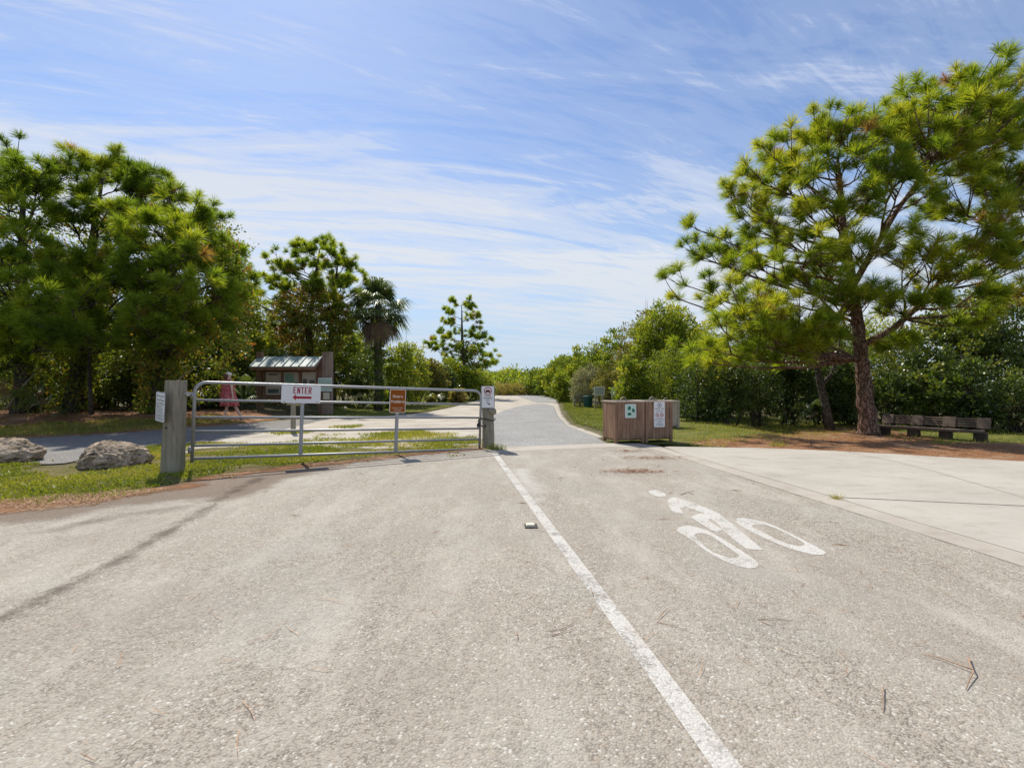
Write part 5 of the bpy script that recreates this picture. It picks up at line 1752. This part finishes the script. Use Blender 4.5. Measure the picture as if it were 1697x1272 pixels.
pn = sign('map_sign', (GX(538.5, 21.3), 21.3, H + (CY - 637) / F * 21.3), R(-2), .62, .60, 'pale green and blue trail map panel on the right kiosk post', plain('map_print', (.42, .56, .50), .5, .4, var=.35, scale=2.5), .02, M_white, rad=.02)
pp = sign('paper_notice', (GX(541, 21.33), 21.33, H + (CY - 656) / F * 21.33), R(-2), .28, .30, 'cream paper notice below the trail map panel', plain('cream_paper', (.62, .58, .46), .8, .1, var=.06), rad=.005)

# ------------------------------------------------------------------ wooden bins
BA = R(16)
def bin_(loc, ang, label, w_=.75, d_=.60, h_=.985, mats=(M_wood, M_woodl), seed=1):
    random.seed(seed)
    root = empty('waste_bin', loc, label, 'bin', rot=(0, 0, ang))
    np_ = 8
    for (cx, cy, L_, ax, nm) in ((w_ / 2, .012, w_ - .02, 0, 'front_panel'), (w_ / 2, d_ - .012, w_ - .02, 0, 'back_panel'), (.012, d_ / 2, d_ - .05, 1, 'side_panel'), (w_ - .012, d_ / 2, d_ - .05, 1, 'side_panel')):
        mb = MB()
        for k in range(np_):
            u = -L_ / 2 + L_ * (k + .5) / np_
            pw = L_ / np_ - .004
            z0 = .10 + random.uniform(-.004, .004); z1 = h_ - .05
            if ax == 0: mb.box((cx + u, cy + random.uniform(-.002, .002), (z0 + z1) / 2), (pw, .022, z1 - z0))
            else: mb.box((cx + random.uniform(-.002, .002), cy + u, (z0 + z1) / 2), (.022, pw, z1 - z0))
        mb.build(nm, mats[0], root)
    for x in (.035, w_ - .035):
        for y in (.05, d_ - .05):
            mb = MB(); mb.box((x, y + (-.035 if y < .1 else .035), (h_ - .05) / 2), (.066, .045, h_ - .05)); mb.build('leg', mats[0], root)
    mb = MB()
    for a, b in (((w_ / 2, -.01), (w_ + .02, .07)), ((w_ / 2, d_ + .01), (w_ + .02, .07))):
        mb.box((a[0], a[1] + (.03 if a[1] < .1 else -.03), h_ - .035), (b[0], b[1], .028), tone=.8)
    for x in (.025, w_ - .025): mb.box((x, d_ / 2, h_ - .0352), (.07, d_ - .10, .027), tone=.6)
    mb.build('top_rim', mats[1], root)
    mb = MB(); mb.box((w_ / 2, d_ / 2, h_ - .055), (w_ - .06, d_ - .06, .02)); lid = mb.build('lid', M_dark, root)
    mb = MB(); mb.tube([(w_ / 2 - .1 + .2 * t, d_ / 2, h_ - .045 + .10 * math.sin(math.pi * t)) for t in np.linspace(0, 1, 9)], .014, 6); mb.build('handle', M_woodl, lid, smooth=True)
    mb = MB(); mb.box((w_ / 2, d_ / 2, .08), (w_ - .08, d_ - .08, .03)); mb.build('base', mats[0], root)
    return root


B0 = Vector((2.335, 10.93, ZP + .003))
ub = Vector((math.cos(BA), math.sin(BA), 0)); nb_ = Vector((math.sin(BA), -math.cos(BA), 0))
bin_(B0, BA, 'wooden slatted bin with the green leaf recycling emblem, left of the pair', seed=4)
bin_(B0 + ub * .775, BA, 'wooden slatted bin with the tall white rules sign, right of the pair', w_=.72, seed=5)
x = 4.62; y = 15.0
bin_((x, y, .0), R(8), 'plain pale wooden bin mostly hidden behind the two signed bins', w_=.62, h_=.90, mats=(M_woodl, M_woodl), seed=6)
random.seed(11)
s1 = sign('recycling_sign', B0 + ub * .385 + nb_ * .012 + Vector((0, 0, .735)), BA, .285, .315, 'square mint sign with three green leaf shapes on the left wooden bin', M_mint, .012, M_white, rad=.03)
mb = MB()
for cx, cz, rx, rz, an in ((-.035, .065, .038, .050, 10), (.068, .010, .036, .048, -25), (-.03, -.070, .050, .036, 0)):
    M_ = Matrix.Translation((cx, 0, cz)) @ Matrix.Rotation(R(an), 4, 'Y')
    mb.prism(circ(0, 0, rx, 20, rz), -.0055, -.0038, M_)
mb.build('leaf_emblem', M_green, s1)
s2 = sign('bin_rules_sign', B0 + ub * 1.135 + nb_ * .012 + Vector((0, 0, .645)), BA, .295, .60, 'tall white sign with a green ring and two red rings on the right wooden bin', M_white, .008, M_cream, rad=.035)
mb = MB(); ring(mb, 0, .215, .042, .053, -.0055, -.0037)
mb.prism([(-.022, .215), (.006, .236), (.006, .225), (.026, .205), (.006, .205), (.006, .198)], -.0052, -.0038)
mb.build('permitted_ring', plain('dark_green_print', (.03, .09, .07), .5), s2)
marks('heading', s2, [(.13, -.11, .115, .034), (.075, -.075, .08, .034)], M_greytext, -.0044, 12)
mb = MB()
for cx in (-.058, .062):
    ring(mb, cx, -.012, .034, .045, -.0055, -.0037)
    mb.box((cx, -.0048, -.012), (.075, .0016, .010), Matrix.Rotation(R(45), 3, 'Y'))
    mb.prism([(cx - .02, -.022), (cx + .004, -.004), (cx + .022, -.022)], -.0044, -.0036)
mb.build('prohibition_rings', M_red, s2)
marks('warning_word', s2, [(-.078, -.06, .06, .018)], M_red, -.0044, 13)
marks('fine_print', s2, [(-.115, -.125, .125, .022), (-.155, -.065, .065, .022), (-.195, -.05, .04, .026), (-.235, -.09, -.03, .03), (-.24, -.02, .09, .036)], M_greytext, -.0044, 14)

# ------------------------------------------------------------------ bench
eR = Vector((13.55, 13.9, 0)); eL = Vector((12.15, 15.85, 0))
bl = (eR - eL).length
ba = math.atan2(eR.y - eL.y, eR.x - eL.x)
bz = hz_(12.8, 14.9)
M_legs = wood_mat('shade_darkened_timber', (0.03, 0.022, 0.016), (0.06, 0.045, 0.034), (0.10, 0.075, 0.055))  # the shade on the bench legs is darkened into this timber colour
bench = empty('park_bench', (eL.x, eL.y, bz), 'long low slatted wooden bench in the shade right of the big pine', 'bench', rot=(0, 0, ba))
mb = MB(); mb.box((bl / 2 - .05, -.30, .315), (bl + .2, .10, .065)); mb.box((bl / 2, -.16, .322), (bl + .1, .13, .05)); mb.box((bl / 2, -.02, .322), (bl + .1, .12, .05))
mb.build('seat', M_bench, bench, bevel=.006)
TL = Matrix.Rotation(R(-22), 3, 'X')
back = MB()
for k in range(4):
    back.box(Vector((bl / 2 + .06, .10, .40)) + TL @ Vector((0, 0, .04 + .075 * k)), (bl + .0, .026, .050), TL)
bk = back.build('backrest', M_bench, bench, bevel=.004)
for i in range(4):
    x = .10 + (bl - .12) * i / 3
    mb = MB(); mb.box(Vector((x + .02, .085, .40)) + TL @ Vector((0, -.012, .15)), (.30, .02, .33), TL); mb.build('back_plate', M_bench, bk, bevel=.004)
    mb = MB(); mb.box((x, -.12, .14), (.26, .34, .30)); mb.box(Vector((x, .11, .42)), (.10, .05, .34), TL)
    mb.build('leg', M_legs, bench, bevel=.01)

# ------------------------------------------------------------------ boulders
def boulder(px, d, size, label, seed, rot):
    bm = bmesh.new()
    bmesh.ops.create_icosphere(bm, subdivisions=6, radius=1)
    o3 = Vector((seed * 7.3, seed * 1.7, seed * 3.1))
    for v in bm.verts:
        p = v.co.copy()
        r = 1 + .26 * mnoise.noise(p * 1.1 + o3) + .15 * mnoise.noise(p * 2.4 + o3)
        q = p * 4.5 + o3
        r += .10 * (1 - abs(mnoise.noise(q)) * 2) + .07 * (1 - 2 * abs(mnoise.noise(q * 2.2))) + .02 * mnoise.noise(q * 5) + .012 * mnoise.noise(q * 11)
        # chipped planes
        for nrm, off_ in ((Vector((.3, -.5, .8)).normalized(), .88), (Vector((-.7, -.4, .5)).normalized(), .86), (Vector((.8, -.2, .45)).normalized(), .9)):
            e = (p * r).dot(nrm) - off_
            if e > 0: r -= e * .65
        v.co = Vector((p.x * size[0], p.y * size[1], p.z * size[2])) * r
    me = bpy.data.meshes.new('boulder'); bm.to_mesh(me); bm.free()
    me.polygons.foreach_set('use_smooth', np.ones(len(me.polygons), bool))
    o = link_mesh('boulder', me, M_stone)
    x = GX(px, d)
    o.location = (x, d, size[2] * .42)
    o.rotation_euler = (0, 0, rot)
    return tag(o, label, 'boulder')


boulder(187, 8.1, (.47, .36, .30), 'rough pitted limestone boulder left of the weathered gate post', 1, .15)
boulder(6, 8.6, (.48, .38, .29), 'smoother limestone boulder cut by the left edge of the view', 2, -.1)
boulder(205, 22.4, (.45, .3, .16), 'small flat pale rock lying on the bank under the left trees', 3, .2)
# road stud
x, y = G(880, 880)
sr = empty('road_stud', (x, y, ZP), 'small cream reflector stud set in a dark recess beside the white line', 'road stud', rot=(0, 0, R(2)))
mb = MB(); mb.box((0, 0, .004), (.122, .135, .008)); mb.build('recess', plain('bitumen', (.075, .07, .06), .9, .1), sr, bevel=.002)
mb = MB(); mb.box((-.005, .012, .016), (.088, .085, .016), taper=.82); mb.build('reflector', plain('cream_plastic', (.66, .61, .47), .5, .4, var=.1), sr, bevel=.004)
# grass tuft growing in the joint
c = G(1385, 833)
q = np.stack([rng.normal(c[0], .035, 70), rng.normal(c[1], .02, 70)], -1)
o = blades('grass_tuft', None, 70, .05, .13, .0035, M_grass, (.3, .95), 1.6, zoff=ZC - .01, kind=None, pts=q)
tag(o, 'small dry grass tuft growing in the concrete joint', 'grass tuft')
for px, py, n_, lab in ((822, 748, 160, 'yellow grass tuft at the foot of the right gate post'), (1560, 738, 120, 'green grass tuft in front of the bench'), (1290, 742, 90, 'thin grass tuft at the concrete edge')):
    c = G(px, py)
    q = np.stack([rng.normal(c[0], .10, n_), rng.normal(c[1], .07, n_)], -1)
    tag(blades('grass_tuft', None, n_, .08, .24, .006, M_grass, (.3, .9), 1.0, zoff=.03, kind=None, pts=q), lab, 'grass tuft')


# dead branches leaning in the thicket
def stick(pts, r, label):
    mb = MB(); mb.tube(pts, [r * (1 - .5 * i / (len(pts) - 1)) for i in range(len(pts))], 6, wob=.2)
    return tag(mb.build('dead_branch', M_twig, None, smooth=True), label, 'branch')


stick([P(292, 634, 17.5), P(300, 625, 17.5), P(314, 615, 17.6), P(328, 606, 17.6), P(345, 596, 17.7)], .032, 'bare pale branch slanting up behind the left gate post')
stick([P(12, 676, 17.2), P(26, 655, 17.3), P(45, 632, 17.5), P(58, 618, 17.6)], .03, 'bare pale stick leaning at the far left under the pines')
stick([P(22, 655, 18.0), P(45, 646, 18.0), P(66, 637, 18.1)], .022, 'thin pale stick crossing the leaning stick at far left')

# ------------------------------------------------------------------ far trail furniture
def panel_sign(name, px, d, zc, w_, h_, label, face, posts=1, cat='sign', bmat=None):
    x = GX(px, d)
    root = empty(name, (x, d, hz_(x, d)), label, cat)
    mb = MB(); mb.prism(rrect(w_, h_, .03), -.03, -.015, Matrix.Translation((0, 0, zc))); mb.build('panel', bmat or M_white, root)
    mb = MB(); mb.prism(rrect(w_ - .06, h_ - .06, .02), -.034, -.031, Matrix.Translation((0, 0, zc))); mb.build('face', face, root)
    for k in range(posts):
        xx = 0 if posts == 1 else (-w_ * .36 + w_ * .72 * k)
        mb = MB(); mb.box((xx, .02, zc / 2), (.09, .07, zc)); mb.build('post', M_woodg, root)
    return root


wsg = panel_sign('yard_sign', 957, 29.0, .56, .46, .42, 'small low white sign in the grass beside the path', plain('pale_sign_print', (.62, .60, .62), .5, var=.1), 2)
marks('fine_print', wsg, [(.66, -.15, .15, .04), (.56, -.17, .17, .05), (.47, -.12, .12, .03)], M_greytext, -.0355, 21)
panel_sign('trail_sign', 993, 26.0, 1.02, .56, .46, 'pale grey green trail panel above the left wooden bin', plain('weathered_panel', (.34, .37, .30), .5, var=.2, scale=3), 2)
panel_sign('trail_marker', 1015.5, 24.5, 1.03, .16, .42, 'narrow pale green trail marker above the left wooden bin', plain('marker_face', (.42, .47, .33), .5), 1)
x = GX(974, 28)
bn = empty('litter_bin', (x, 28, 0), 'dark green litter bin half hidden by the weeds near the white sign', 'bin')
mb = MB(); mb.tube([(0, 0, .05), (0, 0, .3), (0, 0, .62)], [.24, .27, .29], 16); mb.build('body', M_bin, bn)
mb = MB(); mb.tube([(0, 0, .625), (0, 0, .68), (0, 0, .74)], [.31, .30, .12], 16); mb.build('lid', M_bin, bn)
x = GX(718, 36)
ib = empty('information_board', (x, 36, 0), 'low slanted information board on two dark posts below the far pine', 'information board')
for sx in (-.42, .42):
    mb = MB(); mb.box((sx, 0, .55), (.14, .12, 1.1)); mb.build('post', M_dark, ib)
mb = MB(); mb.box((0, -.06, 1.02), (1.15, .05, .62), Matrix.Rotation(R(-28), 3, 'X')); mb.build('panel', plain('faded_board', (.20, .21, .19), .5, var=.3), ib)
mb = MB(); mb.box((0, .12, 1.5), (.95, .05, .10)); mb.build('header', M_woodr, ib)
for sx in (-.42, .42):
    mb = MB(); mb.box((sx, .12, 1.3), (.08, .06, .42)); mb.build('bracket', M_woodr, ib)

# ------------------------------------------------------------------ person
def skin_mesh(name, verts, edges, radii, mat, parent, root=0, levels=2):
    me = bpy.data.meshes.new(name)
    me.from_pydata(verts, edges, [])
    o = bpy.data.objects.new(name, me); COL.objects.link(o)
    md = o.modifiers.new('skin', 'SKIN'); md.use_smooth_shade = True
    for i, r in enumerate(radii):
        sv = me.skin_vertices[0].data[i]
        sv.radius = r if isinstance(r, tuple) else (r, r)
        sv.use_root = (i == root)
    sb = o.modifiers.new('sub', 'SUBSURF'); sb.levels = levels; sb.render_levels = levels
    dg = bpy.context.evaluated_depsgraph_get()
    m2 = bpy.data.meshes.new_from_object(o.evaluated_get(dg))
    bpy.data.objects.remove(o)
    m2.materials.clear()
    m2.name = name
    m2.polygons.foreach_set('use_smooth', np.ones(len(m2.polygons), bool))
    return link_mesh(name, m2, mat, parent)


PD = 16.7
per = empty('person', (GX(378, PD), PD, hz_(GX(378, PD), PD) + .03), 'woman in red floral dress and cap walking towards the kiosk', 'person', rot=(0, 0, R(-30)))
J, E, RD = [], [], []
def jn(p, r, parent=None):
    J.append(p); RD.append(r)
    if parent is not None: E.append((parent, len(J) - 1))
    return len(J) - 1
pel = jn((0, 0, .93), (.15, .12))
sp1 = jn((0, 0, 1.10), (.135, .105), pel)
ch = jn((0, .0, 1.28), (.155, .11), sp1)
nk = jn((0, .005, 1.42), .055, ch)
nk2 = jn((0, .015, 1.48), .05, nk)
hd = jn((0, .025, 1.565), (.075, .09), nk2)
ht = jn((0, .02, 1.63), (.06, .07), hd)
jn((0, .115, 1.55), .012, hd)
hands = []
for s, sw in ((1, 1), (-1, -1)):
    hp = jn((s * .09, 0, .86), .085, pel)
    if s > 0:
        kn = jn((s * .15, .17, .47), .058, hp); an = jn((s * .23, .33, .10), .040, kn); hl = jn((s * .23, .345, .06), .036, an); jn((s * .25, .50, .085), .028, hl)
    else:
        kn = jn((s * .09, .02, .46), .055, hp); an = jn((s * .09, -.10, .09), .036, kn); hl = jn((s * .09, -.105, .045), .034, an); jn((s * .095, .05, .028), .026, hl)
    sh_ = jn((s * .195, 0, 1.355), .058, ch)
    el = jn((s * .285, -.06 * sw + .02, 1.10), .040, sh_)
    wr = jn((s * .305, .09 if s < 0 else -.02, .88), .027, el)
    pm = jn((s * .305, .105 if s < 0 else -.01, .81), (.028, .016), wr)
    yy = .105 if s < 0 else -.01
    for k, (dy, l_) in enumerate(((-.027, .07), (-.009, .085), (.009, .088), (.026, .075))):
        f1 = jn((s * .303, yy + dy, .775), .009, pm)
        f2 = jn((s * .298, yy + dy + .003, .775 - l_ * .55), .0085, f1)
        jn((s * .288, yy + dy + .006, .775 - l_), .007, f2)
    th = jn((s * .292, yy + .035, .82), .0095, pm)
    jn((s * .282, yy + .055, .785), .008, th)
skin_mesh('body', J, E, RD, M_skin, per, pel, 2)
# dress: lofted, pleated
vs, fs = [], []
prof = [(1.405, .12, .085), (1.37, .19, .115), (1.30, .215, .15), (1.18, .22, .165), (1.05, .24, .185), (.92, .27, .215), (.78, .295, .245), (.64, .315, .27), (.50, .335, .29)]
n = 40
for i, (z, rx, ry) in enumerate(prof):
    for k in range(n):
        a = 2 * math.pi * k / n
        pl_ = 1 + (.05 * i / 8) * math.sin(a * 7 + i * .15) + (.03 * i / 8) * math.sin(a * 11)
        vs.append((rx * math.cos(a) * pl_, ry * math.sin(a) * pl_ + (.05 * max(0, i - 5) / 3), z))
for i in range(len(prof) - 1):
    for k in range(n):
        a = i * n + k; b = i * n + (k + 1) % n
        fs.append((a + n, b + n, b, a))
mb = MB(); mb.add(vs, fs)
drs = mb.build('dress', M_dress, per, smooth=True)
md = drs.modifiers.new('sol', 'SOLIDIFY'); md.thickness = .006
for s in (-1, 1):
    mb = MB(); mb.tube([(s * .10, .09, 1.38), (s * .125, .0, 1.43), (s * .10, -.09, 1.38)], .018, 6); mb.build('strap', M_dress, drs, smooth=True)
vs, fs = [], []
mb = MB()
for i in range(7):
    ph = R(90 * i / 6)
    for k in range(20):
        a = 2 * math.pi * k / 20
        vs.append((.098 * math.cos(a) * math.cos(ph) if i < 6 else 0, .115 * math.sin(a) * math.cos(ph) + .015 if i < 6 else .015, 1.575 + .105 * math.sin(ph)))
for i in range(6):
    for k in range(20):
        a = i * 20 + k; b = i * 20 + (k + 1) % 20
        fs.append((a, b, b + 20, a + 20))
mb.add(vs, fs); cap = mb.build('cap', M_cap, per, smooth=True)
br = []
for k in range(13):
    a = R(15 + 150 * k / 12)
    br.append((.10 * math.cos(a), .115 * math.sin(a) + .02 + .10 * math.sin(a) ** 2))
ih = [(.092 * math.cos(R(15 + 150 * k / 12)), .10 * math.sin(R(15 + 150 * k / 12)) + .015) for k in range(12, -1, -1)]
mb = MB(); mb.prism([(x, -y) for x, y in br + ih], 1.574, 1.582, Matrix(((1, 0, 0, 0), (0, 0, -1, 0), (0, 1, 0, 0), (0, 0, 0, 1)))); mb.build('brim', M_cap, cap)
mb = MB(); mb.tube([(0, -.055, 1.60), (0, -.075, 1.54), (0, -.07, 1.47), (0, -.055, 1.41)], [.08, .075, .055, .02], 10); mb.build('hair', M_hair, per, smooth=True)
for y0, z0, tilt, sx in ((.33, .012, 20, .235), (-.12, .0, 0, -.092)):
    mb = MB()
    M_ = Matrix.Translation((sx, y0, z0)) @ Matrix.Rotation(R(tilt), 4, 'X')
    ol = [(-.036, -.03), (-.03, -.055), (.03, -.055), (.036, -.03), (.034, .08), (.042, .14), (.02, .20), (-.02, .20), (-.042, .14), (-.034, .08)]
    vs = [M_ @ Vector((x, y, 0)) for x, y in ol] + [M_ @ Vector((x * .9, y * .96, .05 if y < .1 else .035)) for x, y in ol]
    k = len(ol)
    mb.add(vs, [tuple(range(k - 1, -1, -1)), tuple(range(k, 2 * k))] + [(i, (i + 1) % k, (i + 1) % k + k, i + k) for i in range(k)])
    mb.build('shoe', M_shoe, per, bevel=.004)

# ------------------------------------------------------------------ groups of repeats
GROUPS = {'bush': 'bushes of the thicket and wood edge', 'hedge_bush': 'dark bushes of the hedge behind the bins', 'pine_tree': 'pine trees', 'palmetto': 'palmettos', 'twig': 'twigs on the pavement',
          'boulder': 'limestone boulders', 'waste_bin': 'wooden bins', 'gate_post': 'posts at the gate ends', 'dead_branch': 'dead branches in the left thicket', 'grass_tuft': 'single grass tufts', 'broadleaf_tree': 'broadleaf trees left of the big pine'}
for o in S.objects:
    k = o.name.split('.')[0]
    if o.parent is None and k in GROUPS and 'kind' not in o:
        o['group'] = GROUPS[k]
